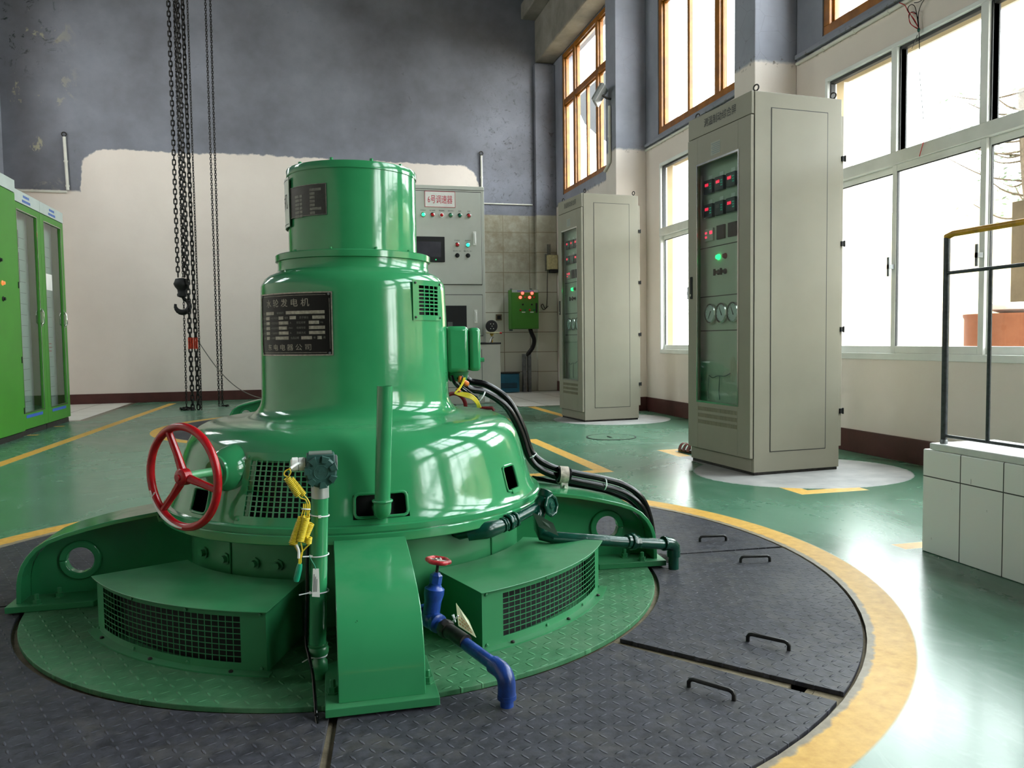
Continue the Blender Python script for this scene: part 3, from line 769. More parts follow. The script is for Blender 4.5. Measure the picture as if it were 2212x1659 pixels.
# ================================================================== GENERATOR (built about the origin)
gen = thing('hydro_generator', (0, 0, 0), 'big glossy green generator with stepped round housing in the foreground', 'generator', 'green generators')
O = (0, 0)
prof_cap = [(.0,1.452),(.20,1.452),(.224,1.449),(.226,1.445),(.226,1.425),(.223,1.4245),(.223,1.150),(.226,1.150)]
m = MB(); m.lathe_holes(prof_cap, 128); m.torus((0, 0, 1.4245), .2235, .0012, seg=96, ts=5)
cap = build('exciter_drum', m, M_G, gen, ang=30)
m = MB()
for a in (-112, -75, -40, -150, 20, 60, 110, 150):
    p = Vector((.205*math.cos(rad(a)), .205*math.sin(rad(a)), 1.452)); m.rings([(.006,0),(.006,.008),(.0045,.009)], p, seg=6)
    p = Vector((.232*math.cos(rad(a)), .232*math.sin(rad(a)), 1.160)); m.rings([(.005,0),(.005,.006)], p, seg=6)
build_each('bolt', m, M_G, cap, smooth=False)
m = MB(); m.lathe_holes([(.20,1.155),(.266,1.155),(.270,1.152),(.270,1.132),(.266,1.1305),(.262,1.130)], 128)
build('top_flange', m, M_G, gen, ang=30)
# body and skirt shell
P = [(.262,1.131),(.262,1.108),(.265,1.098),(.275,1.090),(.292,1.084),(.307,1.072),(.317,1.055),(.321,1.046),(.322,1.02),(.323,.99),(.324,.96),(.325,.930),(.326,.88),(.327,.80),(.328,.70),(.329,.665),
     (.331,.650),(.336,.634),(.347,.618),(.365,.606),(.39,.599),(.44,.594),(.48,.590),(.51,.584),(.535,.572),(.556,.552),(.571,.528),(.580,.505),(.586,.485),(.592,.462),(.599,.438),(.606,.412),(.613,.385),(.620,.360),(.626,.345),(.630,.338),(.634,.332),
     (.648,.331),(.652,.328),(.652,.314),(.649,.313),(.649,.310),(.655,.310),(.657,.307),(.657,.284),(.654,.281),(.56,.281)]
def rz(z):
    for (r0, z0), (r1, z1) in zip(P[19:], P[20:]):
        if z1 <= z <= z0: return r0+(r1-r0)*(z0-z)/max(z0-z1, 1e-6)
    return .6
HO = [(-124, -104.6, .345, .505), (-94.6, -80.4, .35, .415), (-43.6, -35.8, .36, .44), (-147.5, -139.5, .345, .415), (-57, -34, .935, 1.04)]
HO2 = HO+[(60, 75, .36, .44), (150, 165, .36, .44)]
m = MB(); m.lathe_holes(P, 360, HO2)
shell = build('housing', m, M_G, gen, ang=28)
m = MB(); m.lathe_holes([(.20,1.12),(.285,1.05),(.285,.62),(.52,.56),(.565,.42),(.585,.30),(.3,.27)], 72)
build('shade_liner', m, M_BLKM, gen)  # black liner added so the openings show a dark inside
# weld rims round the slots
def slot_rim(a0, a1, z0, z1, mat=M_G, name='slot_rim'):
    m = MB()
    pts = []
    f = lambda a, z: Vector(((rz(z)+.0005)*math.cos(rad(a)), (rz(z)+.0005)*math.sin(rad(a)), z))
    ca = 1.1; cz = .012
    lo = [(a0+ca, z0), (a1-ca, z0), (a1-ca*.3, z0+cz*.3), (a1, z0+cz), (a1, z1-cz), (a1-ca*.3, z1-cz*.3), (a1-ca, z1), (a0+ca, z1), (a0+ca*.3, z1-cz*.3), (a0, z1-cz), (a0, z0+cz), (a0+ca*.3, z0+cz*.3)]
    out = []
    for i in range(len(lo)):
        p, q = lo[i], lo[(i+1) % len(lo)]; n_ = 6
        for j in range(n_): t = j/n_; out.append(f(p[0]+(q[0]-p[0])*t, p[1]+(q[1]-p[1])*t))
    m.tube(out, .0045, 8, closed=True)
    return build(name, m, mat, gen)
for h in HO2[1:4]+HO2[5:]: slot_rim(*h)
# terminal strap in the right slot
m = MB(); fr = lambda u, v, w: Vector(((rz(v)+w)*math.cos(rad(u)), (rz(v)+w)*math.sin(rad(u)), v))
m.mbox(fr, -41.5, -37, .352, .366, 0, .006, 4, 1); build('slot_lip', m, M_G, gen, smooth=False)

def grille(parent, f, u0, u1, v0, v1, nu, nv, mat, mu, mv, bw, bh, t=.003, name='vent_grille', nseg=2, mvt=None):
    """plate with rectangular openings: margins mu / mv, bars bw / bh"""
    m = MB(); mvt = mv if mvt is None else mvt
    U0, U1, V0, V1 = u0+mu, u1-mu, v0+mv, v1-mvt
    s = lambda L: max(1, int(L*nseg))
    m.mbox(f, u0, u1, v0, V0, 0, t, nu*nseg, 1); m.mbox(f, u0, u1, V1, v1, 0, t, nu*nseg, 1)
    m.mbox(f, u0, U0, V0, V1, 0, t, 2, 2); m.mbox(f, U1, u1, V0, V1, 0, t, 2, 2)
    cw = (U1-U0)/nu; ch = (V1-V0)/nv
    for i in range(1, nu): x = U0+i*cw; m.mbox(f, x-bw/2, x+bw/2, V0, V1, 0, t, 1, 4)
    for j in range(1, nv): y = V0+j*ch; m.mbox(f, U0, U1, y-bh/2, y+bh/2, 0.0002, t-.0002, nu*nseg, 1)
    return build(name, m, mat, parent, smooth=True, ang=25)
def screw(mb, p, n, r=.005):
    mb.rings([(r,0),(r*.95,.0025),(r*.5,.0035)], p, n, seg=10)
# skirt grille (conical surface)
fs = lambda u, v, w: Vector(((rz(v)+.002+w)*math.cos(rad(u)), (rz(v)+.002+w)*math.sin(rad(u)), v))
g1 = grille(gen, fs, -127.5, -101.5, .332, .532, 12, 11, M_G, 2.3, .022, .42, .0028, t=.002)
lab(g1, 'large square-mesh vent on the lower skirt')
m = MB()
for (a, z) in ((-126.6, .52), (-102.4, .52), (-126.6, .344), (-102.4, .344)):
    d = Vector((math.cos(rad(a)), math.sin(rad(a)), .25)); screw(m, fs(a, z, .003), d)
build_each('screw', m, M_G, g1)
fb = cyl_map(.3265, 0); K = .3265*PI/180
g2 = grille(gen, fb, -58.3*K, -30.5*K, .922, 1.056, 4, 8, M_G, 4.6*K, .018, .0046, .0042, t=.002)
lab(g2, 'small square-mesh vent on the upper body')
m = MB()
for (a, z) in ((-56.5, 1.046), (-32.5, 1.046), (-56.5, .932), (-32.5, .932)):
    screw(m, fb(a*K, z, .003), (math.cos(rad(a)), math.sin(rad(a)), 0), .004)
build_each('screw', m, M_IRON, g2)

# big name plate
A0, A1, Z0, Z1 = -160.5, -105.5, .811, 1.014
fp = cyl_map(.3290, (A0+A1)/2); Wd = .3290*rad(A1-A0)
m = MB(); m.mbox(fp, -Wd/2, Wd/2, Z0, Z1, -.001, .0025, 24, 1)
npl = build('name_plate', m, M_PLATE, gen, smooth=True, ang=30)
m = MB(); w_ = .004
for (a, b, c_, d_) in ((-Wd/2, Wd/2, Z0, Z0+w_), (-Wd/2, Wd/2, Z1-w_, Z1), (-Wd/2, -Wd/2+w_, Z0, Z1), (Wd/2-w_, Wd/2, Z0, Z1)): m.mbox(fp, a, b, c_, d_, .0024, .0045, 24, 1)
i_ = .009
for (a, b, c_, d_) in ((-Wd/2+i_, Wd/2-i_-.012, Z0+i_, Z0+i_+.0012), (-Wd/2+i_, Wd/2-i_-.012, Z1-i_-.0012, Z1-i_), (Wd/2-i_-.0012, Wd/2-i_, Z0+i_+.012, Z1-i_-.012)): m.mbox(fp, a, b, c_, d_, .0024, .003, 24, 1)
build('plate_border', m, M_ENGR, npl)
H_ = Z1-Z0; U = lambda q: -Wd/2+Wd*q; V_ = lambda q: Z1-H_*q
m = MB()
rows = [(.315, [(.12,.28),(.47,.92)]), (.395, [(.12,.20),(.36,.43),(.52,.60),(.79,.92)]), (.475, [(.12,.20),(.36,.50),(.75,.86)]),
        (.555, [(.12,.20),(.36,.48),(.75,.92)]), (.635, [(.12,.20),(.36,.50),(.75,.92)]), (.715, [(.12,.19),(.30,.50),(.66,.78),(.84,.885)])]
for v, cells in rows:
    for a, b in cells: m.mbox(fp, U(a), U(b), V_(v+.028), V_(v-.022), .0024, .0032, 4, 1)
build('engraved_field', m, M_ENGR, npl, smooth=False)
def ptext(parent, body, size, u, v, fmap, mat, width=None, off=.0033, name='lettering', spacing=1.0):
    tm_ = text_mb(body, size, lambda a, b, c: fmap(u+a, v+b, off), width=width, spacing=spacing)
    return build(name, tm_, mat, parent, smooth=False)
ptext(npl, '水轮发电机', .028, U(.45), V_(.16), fp, M_ENGR, width=Wd*.62, spacing=1.6)
ptext(npl, '东电电器公司', .022, U(.46), V_(.865), fp, M_ENGR, width=Wd*.62, spacing=1.5)
small = [('型号', .07, .318), ('标准编号', .385, .318), ('额定容量', .068, .398), ('kW', .235, .398), ('功率因数', .30, .398), ('相数', .475, .398), ('定子接法', .695, .398),
         ('额定电压', .068, .478), ('V', .225, .478), ('额定电流', .30, .478), ('A', .53, .478), ('额定频率', .66, .478), ('Hz', .89, .478),
         ('额定转速', .068, .558), ('r/min', .24, .558), ('飞逸转速', .30, .558), ('r/min', .53, .558), ('绝缘等级', .66, .558),
         ('励磁电压', .068, .638), ('V', .225, .638), ('励磁电流', .30, .638), ('A', .53, .638), ('励磁方式', .66, .638),
         ('重量', .07, .718), ('kg', .215, .718), ('编号', .265, .718), ('出品日期', .58, .718), ('年', .81, .718), ('月', .91, .718)]
sm_ = MB()
for b_, u_, v_ in small:
    q = text_mb(b_, .0085, lambda a, b, c, u_=u_, v_=v_: fp(U(u_)+a, V_(v_)+b, .0031)); sm_.add(q.v, q.f)
build('lettering', sm_, M_ENGR2, npl, smooth=False)
m = MB()
for a, z in ((A0+2, Z1-.008), (A1-2, Z1-.008), (A0+2, Z0+.008), (A1-2, Z0+.008)):
    screw(m, Vector((.3315*math.cos(rad(a)), .3315*math.sin(rad(a)), z)), (math.cos(rad(a)), math.sin(rad(a)), 0), .004)
build_each('screw', m, M_ZINC, npl)
# small worn plate on the drum
A0b, A1b, Z0b, Z1b = -158, -115, 1.272, 1.374
fq = cyl_map(.2240, (A0b+A1b)/2); Wb = .2240*rad(A1b-A0b)
sp_ = build('rating_plate', MB().mbox(fq, -Wb/2, Wb/2, Z0b, Z1b, 0, .003, 16, 1), M_PLATE2, gen, ang=30)
m = MB()
for (a, b, c_, d_) in ((-Wb/2, Wb/2, Z0b, Z0b+.0022), (-Wb/2, Wb/2, Z1b-.0022, Z1b), (Wb/2-.0022, Wb/2, Z0b, Z1b), (-Wb/2, -Wb/2+.0022, Z0b, Z1b)): m.mbox(fq, a, b, c_, d_, .0028, .004, 16, 1)
for i in range(6):
    for (a, b) in ((-.052, -.028), (-.026, -.012)): m.mbox(fq, a, b, 1.352-i*.013-.005-.012, 1.352-i*.013+.004-.012, .0028, .0036, 2, 1)
for i in range(7):
    z = 1.356-i*.0125; m.mbox(fq, .022, .066 if i in (0, 5) else .042, z-.0045, z+.004, .0028, .0036, 3, 1)
build('plate_border', m, M_ENGR2, sp_, smooth=False)
# white sign wrapping round the left of the drum
fw_ = cyl_map(.2255, -193); Ww = .2255*rad(68)
ws = build('white_sign', MB().mbox(fw_, -Ww/2, Ww/2, 1.248, 1.414, .004, .007, 16, 1), M_WT, gen, ang=30)
ptext(ws, '发电机', .058, Ww*.15, 1.335, fw_, M_INK, off=.0075, width=Ww*.62)
m = MB()
for (a, b, c_, d_) in ((-Ww/2+.006, Ww/2-.006, 1.256, 1.258), (-Ww/2+.006, Ww/2-.006, 1.404, 1.406)): m.mbox(fw_, a, b, c_, d_, .0068, .0076, 16, 1)
build_each('sign_border', m, M_INK, ws)
# drum between floor and skirt
m = MB(); m.lathe_holes([(.54,.284),(.568,.2805),(.570,.02),(.60,.018),(.60,.006)], 120)
dr = build('lower_drum', m, M_G2, gen, ang=30)
m = MB()
for a in (-46, -136, 44, 134): 
    d = Vector((math.cos(rad(a)), math.sin(rad(a)), 0)); m.cyl(d*.571+Vector((0,0,.01)), d*.571+Vector((0,0,.278)), .003, 6)
build_each('weld_seam', m, M_G2, dr)
m = MB()
for a in (-118, -126, -138, -150): 
    d = Vector((math.cos(rad(a)), math.sin(rad(a)), 0))
    for z in (.10, .20): m.rings([(.018,0),(.018,.006),(.011,.006),(.011,.018)], d*.569+Vector((0,0,z)), d, seg=8)
build_each('bolt', m, M_G2, dr)

# support arms
def arm(a_deg, hw=.10):
    """I shaped arm: web in the middle, flange bent down at the outer end, foot plate on the floor"""
    a = rad(a_deg); d = Vector((math.cos(a), math.sin(a), 0)); n_ = Vector((-d.y, d.x, 0)); z_ = Vector((0, 0, 1))
    L = lambda r, s, z: d*r+n_*s+z_*z
    ed = [(.575,.278),(.6575,.279),(.664,.299),(.72,.291),(.80,.279),(.88,.262),(.95,.244),(1.00,.226),(1.035,.205),(1.060,.178),(1.078,.148),(1.087,.12),(1.092,.09),(1.094,.026)]
    inn = []
    for i, (r, z) in enumerate(ed):
        p = Vector(ed[max(i-1, 0)]); q = Vector(ed[min(i+1, len(ed)-1)]); t = (q-p).normalized(); nn = Vector((-t.y, t.x)); 
        inn.append((r-nn.x*.014, z-nn.y*.014))
    m = MB(); V = []; F = []
    for (r, z), (r2, z2) in zip(ed, inn):
        w = hw*(1.0)
        V += [L(r, -w, z), L(r, w, z), L(r2, w, z2), L(r2, -w, z2)]
    for i in range(len(ed)-1):
        for k in range(4): l = (k+1) % 4; F.append((i*4+k, i*4+l, (i+1)*4+l, (i+1)*4+k))
    F += [(3,2,1,0), tuple((len(ed)-1)*4+k for k in range(4))]
    m.add(V, F)
    fl_ = build('support_arm', m, M_G, gen, ang=25, bevel=.002)
    # web with round hole
    hc = Vector((.925, .135)); hr = .046; seg = 32
    outl = [(.565, .026), (.565, .25)]+[(r-.001, z-.001) for r, z in inn[1:]]; outl[-1] = (outl[-1][0], .026)
    V = []; F = []
    # dense outline sampled radially about the hole
    def hit(th):
        dx, dz = math.cos(th), math.sin(th); best = 9
        for i in range(len(outl)):
            x1, z1 = outl[i][0]-hc.x, outl[i][1]-hc.y; x2, z2 = outl[(i+1) % len(outl)][0]-hc.x, outl[(i+1) % len(outl)][1]-hc.y
            den = dx*(z2-z1)-dz*(x2-x1)
            if abs(den) < 1e-9: continue
            t = (x1*(z2-z1)-z1*(x2-x1))/den; s_ = (x1*dz-z1*dx)/den
            if t > 0 and -1e-6 <= s_ <= 1+1e-6: best = min(best, t)
        return best
    ths = sorted([2*PI*i/seg for i in range(seg)]+[math.atan2(p[1]-hc.y, p[0]-hc.x) % (2*PI) for p in outl])
    th2 = [ths[0]]
    for t in ths[1:]:
        if t-th2[-1] > .004: th2.append(t)
    n2 = len(th2); wt = .008
    for s_ in (-wt, wt):
        for th in th2:
            t = hit(th); V.append(L(hc.x+math.cos(th)*hr, s_, hc.y+math.sin(th)*hr)); V.append(L(hc.x+math.cos(th)*t, s_, hc.y+math.sin(th)*t))
    for i in range(n2):
        j = (i+1) % n2; o2 = 2*n2
        F.append((2*i, 2*i+1, 2*j+1, 2*j)); F.append((o2+2*j, o2+2*j+1, o2+2*i+1, o2+2*i)); F.append((2*i, 2*j, o2+2*j, o2+2*i)); F.append((2*i+1, o2+2*i+1, o2+2*j+1, 2*j+1))
    build('web', MB().add(V, F), M_G, fl_, smooth=False)
    m = MB(); c = L(hc.x, 0, hc.y)
    f = lambda u, v, w: c+(d*math.cos(u)+z_*math.sin(u))*w+n_*v
    m.mbox(f, 0, 2*PI, -.018, .018, .043, .066, 40, 1); build('lifting_ring', m, M_G, fl_, ang=40, bevel=.004)
    m = MB(); f = lambda u, v, w: L(u, v, w)
    poly = [(.80, -.05), (.86, -.13), (1.118, -.13), (1.118, .13), (.86, .13), (.80, .05)]
    q = len(poly); m.add([L(x, y, .0065) for x, y in poly]+[L(x, y, .027) for x, y in poly], [tuple(range(q))[::-1], tuple(range(q, 2*q))]+[(i, (i+1) % q, q+(i+1) % q, q+i) for i in range(q)])
    build('foot_plate', m, M_G2, fl_, smooth=False, bevel=.002)
    m = MB()
    for (r, s_) in ((1.03, -.112), (1.03, .112), (.98, -.055), (.98, .055)):
        p = L(r, s_, .027); m.rings([(.017,0),(.017,.003),(.0125,.003),(.0125,.015),(.007,.015),(.007,.030),(.005,.032)], p, seg=6)
    build_each('bolt', m, M_G2, fl_, smooth=False)
    return fl_
for a in (-91, 179.2, -4.5, 88): arm(a)

# hand wheel on a boss of the skirt
aw = -134; dw = Vector((math.cos(rad(aw)), math.sin(rad(aw)), 0)); cw = dw*.742+Vector((0, 0, .480))
m = MB(); m.rings([(.075,.49),(.072,.575),(.060,.61),(.048,.625),(.048,.632),(.034,.634),(.034,.640),(.016,.640)], Vector((0, 0, .478)), dw, seg=36)
build('wheel_boss', m, M_G, gen, ang=30)
hwp = build('hand_wheel', MB().torus(cw, .142, .0115, dw, 64, 12), M_RED, gen)
m = MB(); e1 = dw.orthogonal().normalized(); e1 = Vector((0, 0, 1)); e2 = dw.cross(e1).normalized()
for an in (66, -48, -169):
    th = rad(an); q = e2*math.cos(th)+e1*math.sin(th); m.tube([cw-dw*.004+q*.012, cw-dw*.004+q*.07, cw+q*.138], [.013, .0105, .0095], 10)
build_each('spoke', m, M_RED, hwp)
m = MB(); m.rings([(.020,-.016),(.024,-.012),(.024,.010),(.018,.016),(.009,.017),(.009,.022)], cw, dw, seg=28); build('hub', m, M_RED, hwp, ang=40)
m = MB(); pts = []
for i in range(17):
    th = rad(-28-i*3.9); q = e2*math.cos(th)+e1*math.sin(th); pts.append(cw+q*.143+dw*.0105)
m.tube(pts, [.0025+.0022*math.sin(PI*i/16) for i in range(17)], 8)
p = pts[0]; m.tube([p+Vector((-.004,-.002,.02)), p], .0022, 6); m.tube([p+Vector((.008,-.002,.014)), p], .0022, 6)
build('white_arrow_mark', m, M_WT, hwp)
m = MB(); m.cyl(Vector((0,0,.48))+dw*.62, cw, .0125, 16); build('wheel_shaft', m, green_enamel('shaft_green', (60, 150, 90), (90, 160, 110), .3), hwp)

# terminal box
m = MB(); m.box((.315, -.085, .738), (.398, .085, .905)); tb = build('terminal_box', m, M_G, gen, bevel=.016, ang=50)
m = MB(); m.box((.3995, -.088, .742), (.440, .088, .899)); cv = build('cover', m, M_G, tb, bevel=.012, ang=50)
m = MB(); m.cyl((.438, -.06, .782), (.456, -.06, .782), .008, 10); m.cyl((.438, .06, .86), (.456, .06, .86), .008, 10); build_each('cover_knob', m, M_G, cv)
m = MB(); m.rings([(.045,0),(.038,-.012),(.034,-.030),(.030,-.036)], (.365, -.02, .740), seg=24); build('cable_neck', m, M_G2, tb, ang=60)
m = MB(); m.box((-.235, -.502, .602), (-.125, -.497, .606), Matrix.Rotation(rad(-6), 4, 'Z'))

# rear generator: same parts, further back
gen2 = copy_tree(gen)
gen.location = (C1[0]+.008, C1[1]-.005, 0); gen2.location = (C2[0], C2[1], 0); gen2.rotation_euler = (0, 0, rad(3))
gen2['label'] = 'rear green generator almost hidden behind the big one'
gen2['category'] = 'generator'; 
GX, GY = C1[0]+.008, C1[1]-.005
A = Vector((GX, GY, 0))
def pol(r, a, z): return Vector((GX+r*math.cos(rad(a)), GY+r*math.sin(rad(a)), z))

# ------------------------------------------------------------------ vent boxes
def vent_box(a0, a1, r0, r1, h, lb, nx):
    t_ = thing('vent_box', pol((r0+r1)/2, (a0+a1)/2, .006), lb, 'vent box', 'curved vent boxes')
    m = MB(); F_ = lambda u, v, w: pol(w, u, v)
    m.mbox(F_, a0-.6, a1+.6, h-.003, h, r0, r1+.012, 24, 1)
    build('lid', m, M_G2, t_, ang=30, bevel=.001)
    m = MB(); K_ = 180/PI
    m.mbox(lambda u, v, w: pol(v, u, w), a0, a0+.25, r0, r1-.003, .006, h-.003, 1, 1)
    m.mbox(lambda u, v, w: pol(v, u, w), a1-.25, a1, r0, r1-.003, .006, h-.003, 1, 1)
    m.mbox(lambda u, v, w: pol(v, u, w), a0, a1, r0, r0+.003, .006, h-.003, 24, 1)
    m.mbox(lambda u, v, w: pol(v, u, w), a0, a1, r0+.003, r1-.0035, .0065, .009, 24, 1)
    build('side_panel', m, M_G2, t_, ang=30)
    build('dark_lining', MB().mbox(lambda u, v, w: pol(v, u, w), a0+.3, a1-.3, r1-.05, r1-.045, .010, h-.004, 20, 1), M_BLKM, t_)
    m = MB(); m.mbox(lambda u, v, w: pol(v, u, w), a0-1.0, a1+1.0, r1-.002, r1+.026, .0062, .0105, 28, 1)
    build('base_flange', m, M_G2, t_, ang=30)
    gf = lambda u, v, w: pol(r1-.003+w, u, v)
    g_ = grille(t_, gf, a0, a1, .008, h-.003, nx, 8, M_G2, 4.6, .022, .11, .0022, t=.0015, name='mesh_grille', nseg=1, mvt=.016)
    m = MB()
    for a in (a0+.9, (a0+a1)/2-6, (a0+a1)/2+8, a1-.9):
        for z in (.018, h-.012):
            d = Vector((math.cos(rad(a)), math.sin(rad(a)), 0)); screw(m, pol(r1, a, z), d, .0045)
    build_each('screw', m, M_G2, t_)
    m = MB()
    for a in (a0+6, (a0+a1)/2, a1-6): m.rings([(.006,0),(.006,.004),(.003,.006)], pol(r1+.013, a, .0105), seg=8)
    build_each('flange_screw', m, M_IRON, t_)
    return t_
vent_box(-156, -109.5, .604, .868, .170, 'curved green vent box left of the front arm with mesh front', 27)
vent_box(-71.5, -27.5, .604, .868, .170, 'curved green vent box right of the front arm with mesh front', 25)

# ------------------------------------------------------------------ vertical vent pipe through the slot
vp = thing('vent_pipe', (GX+.025, GY-.66, .345), 'upright green open pipe with elbow coming out of the skirt slot', 'pipe')
x0 = YP(832, 850, GY-.665).x; x1 = YP(826, 1080, GY-.665).x; yv = GY-.665
topz = YP(833, 834, yv).z; zb = YP(826, 1082, yv).z
m = MB(); m.tube([(x0, yv, topz), (x1, yv, zb)], .0222, 24, cap=False); m.tube([(x0, yv, topz), (x1, yv, zb)], .0195, 24, cap=False); 
m.mbox(lambda u, v, w: Vector((x0+v*math.cos(u), yv+v*math.sin(u), w)), 0, 2*PI, .0195, .0222, topz-.001, topz, 24, 1)
build('pipe', m, M_G, vp, ang=60)
m = MB(); el = [(x1, yv, zb+.004)]+[(x1, yv+.03-.03*math.cos(t), zb-.005-.028*math.sin(t)) for t in [i*PI/16 for i in range(0, 9)]]+[(x1, yv+.12, zb-.033)]
m.tube(el, .0255, 24); m.torus((x1, yv, zb), .0262, .004, seg=32, ts=8)
build('elbow', m, M_G, vp, ang=60)

# ------------------------------------------------------------------ pressure transmitter on a standpipe
yt = 2.03
def T3(px, py, y=yt): return YP(px, py, y)
c = T3(693, 1016); top = T3(690, 1075); mid = T3(687, 1300); bot = T3(686, 1395)
st = thing('standpipe', (top.x-.01, yt, .006), 'slim green standpipe beside the front arm carrying the transmitter', 'pipe')
m = MB(); m.tube([(bot.x, yt, bot.z), (top.x+.001, yt, top.z)], .0212, 24); build('pipe', m, M_G, st, ang=60)
m = MB(); m.rings([(.0255,0),(.027,.004),(.027,.016),(.024,.020),(.0255,.022),(.0255,.026)], (bot.x, yt, bot.z-.02), seg=24); m.rings([(.018,0),(.020,.01),(.020,.03),(.016,.034),(.016,.05)], (bot.x+.004, yt, .022), seg=20); m.cyl((bot.x+.004, yt, .007), (bot.x+.002, yt, bot.z-.01), .014, 16)
build_each('coupling', m, M_G2, st, ang=50)
m = MB(); m.cyl((top.x+.001, yt, top.z), (top.x+.002, yt, T3(690, 1078).z+.0), .0212, 24)
zt_ = top.z
tt = thing('pressure_transmitter', (c.x, yt, zt_), 'dark teal round pressure transmitter head on the green standpipe', 'transmitter')
m = MB(); f0 = (top.x+.002, yt, zt_); m.rings([(.0218,0),(.0218,.034)], f0, seg=28); build('silver_collar', m, M_ALU, tt)
m = MB(); m.rings([(.0235,.034),(.0245,.040),(.0245,.058),(.0225,.064),(.0215,.075),(.026,.085)], f0, seg=28)
cz = c.z; ax = Vector((-.0, -1, .0))
m.rings([(.030,-.030),(.038,-.026),(.038,.018),(.030,.022)], (c.x, yt, cz), ax, seg=32)
m.box((c.x-.034, yt-.026, cz-.01), (c.x+.034, yt+.026, cz+.043)); build('head_body', m, M_TEAL, tt, ang=40, bevel=.003)
m = MB(); m.box((c.x-.028, yt-.024, cz+.043), (c.x+.028, yt+.024, cz+.046)); build('label_plate', m, M_ALU, tt, smooth=False)
m = MB(); m.rings([(.0385,.018),(.0385,.030),(.034,.034)], (c.x, yt, cz), ax, seg=32)
for i in range(7):
    th = 2*PI*i/7+.35; q = Vector((math.cos(th), 0, math.sin(th))); r_ = Vector((-math.sin(th), 0, math.cos(th)))
    p = Vector((c.x, yt-.036, cz))+q*.031
    m.add([p+q*.009-r_*.011+Vector((0,.006,0)), p+q*.009+r_*.011+Vector((0,.006,0)), p-q*.008+r_*.006+Vector((0,.006,0)), p-q*.008-r_*.006+Vector((0,.006,0)),
           p+q*.008-r_*.009-Vector((0,.004,0)), p+q*.008+r_*.009-Vector((0,.004,0)), p-q*.007+r_*.005-Vector((0,.004,0)), p-q*.007-r_*.005-Vector((0,.004,0))],
          [(0,1,2,3),(7,6,5,4),(0,4,5,1),(1,5,6,2),(2,6,7,3),(3,7,4,0)])
build('front_cover', m, M_TEAL, tt, ang=40)
cm = plane_map((c.x, yt-.0345, cz), (1,0,0), (0,0,1))
m = MB().torus((c.x, yt-.0345, cz), .017, .0008, (0,1,0), 32, 6); q = text_mb('E', .012, lambda a, b, c_: cm(a-.003, b+.002, .0008)); m.add(q.v, q.f)
build('cover_marking', m, paint('teal_mark', (54, 96, 88), .5, var=0), tt)
m = MB(); m.rings([(.012,0),(.0165,.003),(.0165,.018),(.012,.020)], (c.x-.034, yt, cz+.018), (-1,0,0), seg=20); m.rings([(.0165,.020),(.0175,.022),(.0175,.034),(.011,.038)], (c.x-.034, yt, cz+.018), (-1,0,0), seg=8)
build('cable_gland', m, M_WT, tt, ang=40)
m = MB(); m.rings([(.0195,0),(.0195,.005),(.015,.007)], (c.x+.034, yt, cz+.018), (1,0,0), seg=20); build('end_plug', m, M_ZINC, tt)
# zip ties
def zip_tie(p, R, lb, tail=None, ax=(0, 0, 1), r=.0016, grp='white zip ties'):
    m = MB(); p = Vector(p); axv = Vector(ax).normalized()
    m.torus(p, R, r, ax, 28, 6); 
    hd = p+Vector((tail[0], tail[1], 0)).normalized()*R if tail else p+Vector((0, -R, 0))
    m.box(hd-Vector((.0035,.003,.003)), hd+Vector((.0035,.003,.003)))
    if tail: m.tube([hd, hd+Vector(tail)], r, 6)
    return tag(build('zip_tie', m, M_TIE, ang=50), lb, 'zip tie', grp)
z1_ = T3(690, 1112).z; z2_ = T3(690, 1198).z; z3_ = T3(690, 1276).z; z4_ = T3(685, 1415).z
zip_tie((top.x-.0005, yt, z1_), .0230, 'topmost zip tie on the green standpipe, below the silver collar', ax=(.1, .0, 1))
zip_tie((top.x-.004, yt, z2_), .0230, 'zip tie on the standpipe where the white tag hangs', tail=(-.02, -.012, .004), ax=(-.05, 0, 1))
zip_tie((top.x-.006, yt, z3_), .0230, 'zip tie with long tail on the standpipe behind the white tag', tail=(-.028, -.012, .0), ax=(0, 0, 1))
zip_tie((bot.x+.002, yt, z4_), .0205, 'lowest zip tie on the standpipe, below the coupling', tail=(-.022, -.012, -.006), ax=(.05, 0, 1))
# black signal cable down the pipe
pc = [T3(652, 996, yt+.02)]
m = MB(); pts = [T3(668, 1120, yt+.01), T3(664, 1200), T3(663, 1290), T3(661, 1380), T3(668, 1420, 2.0), T3(676, 1460, 1.93), G(682, 1530, .02), G(684, 1552, .004), G(690, 1575, .0)+Vector((0,0,-.015))]
m.tube(spline(pts), .0042, 10)
tag(build('signal_cable', m, M_BLK), 'thin black cable running down the green standpipe to the floor', 'cable')
# coiled yellow wires
yw = thing('coiled_wire', T3(641, 1250, 1.985), 'coiled yellow wires hanging from the transmitter, end taped green', 'wire')
yy = 1.985
q = lambda px, py, dy=0: T3(px, py, yy+dy)
m = MB(); wr_ = .0016
m.tube(spline([q(648, 1000, .03), q(640, 1003, .015), q(627, 1012)]), .0035, 8)
build('white_sleeve', m, M_WT, yw)
m = MB()
m.tube(spline([q(627, 1012), q(616, 1018), q(614, 1026), q(622, 1030)]), wr_, 8); m.tube(spline([q(625, 1013, -.003), q(628, 1020, -.003), q(624, 1028, -.003)]), wr_, 8)
m.tube(helix(q(620, 1032), q(644, 1070), .0072, 13), wr_, 7); m.tube(helix(q(628, 1034, .006), q(656, 1069, .006), .0066, 14), wr_, 7)
m.tube(spline([q(644, 1070), q(650, 1076), q(660, 1080), q(664, 1092), q(662, 1106)]), wr_, 8); m.tube(spline([q(656, 1069), q(664, 1078), q(669, 1090), q(668, 1106)]), wr_, 8)
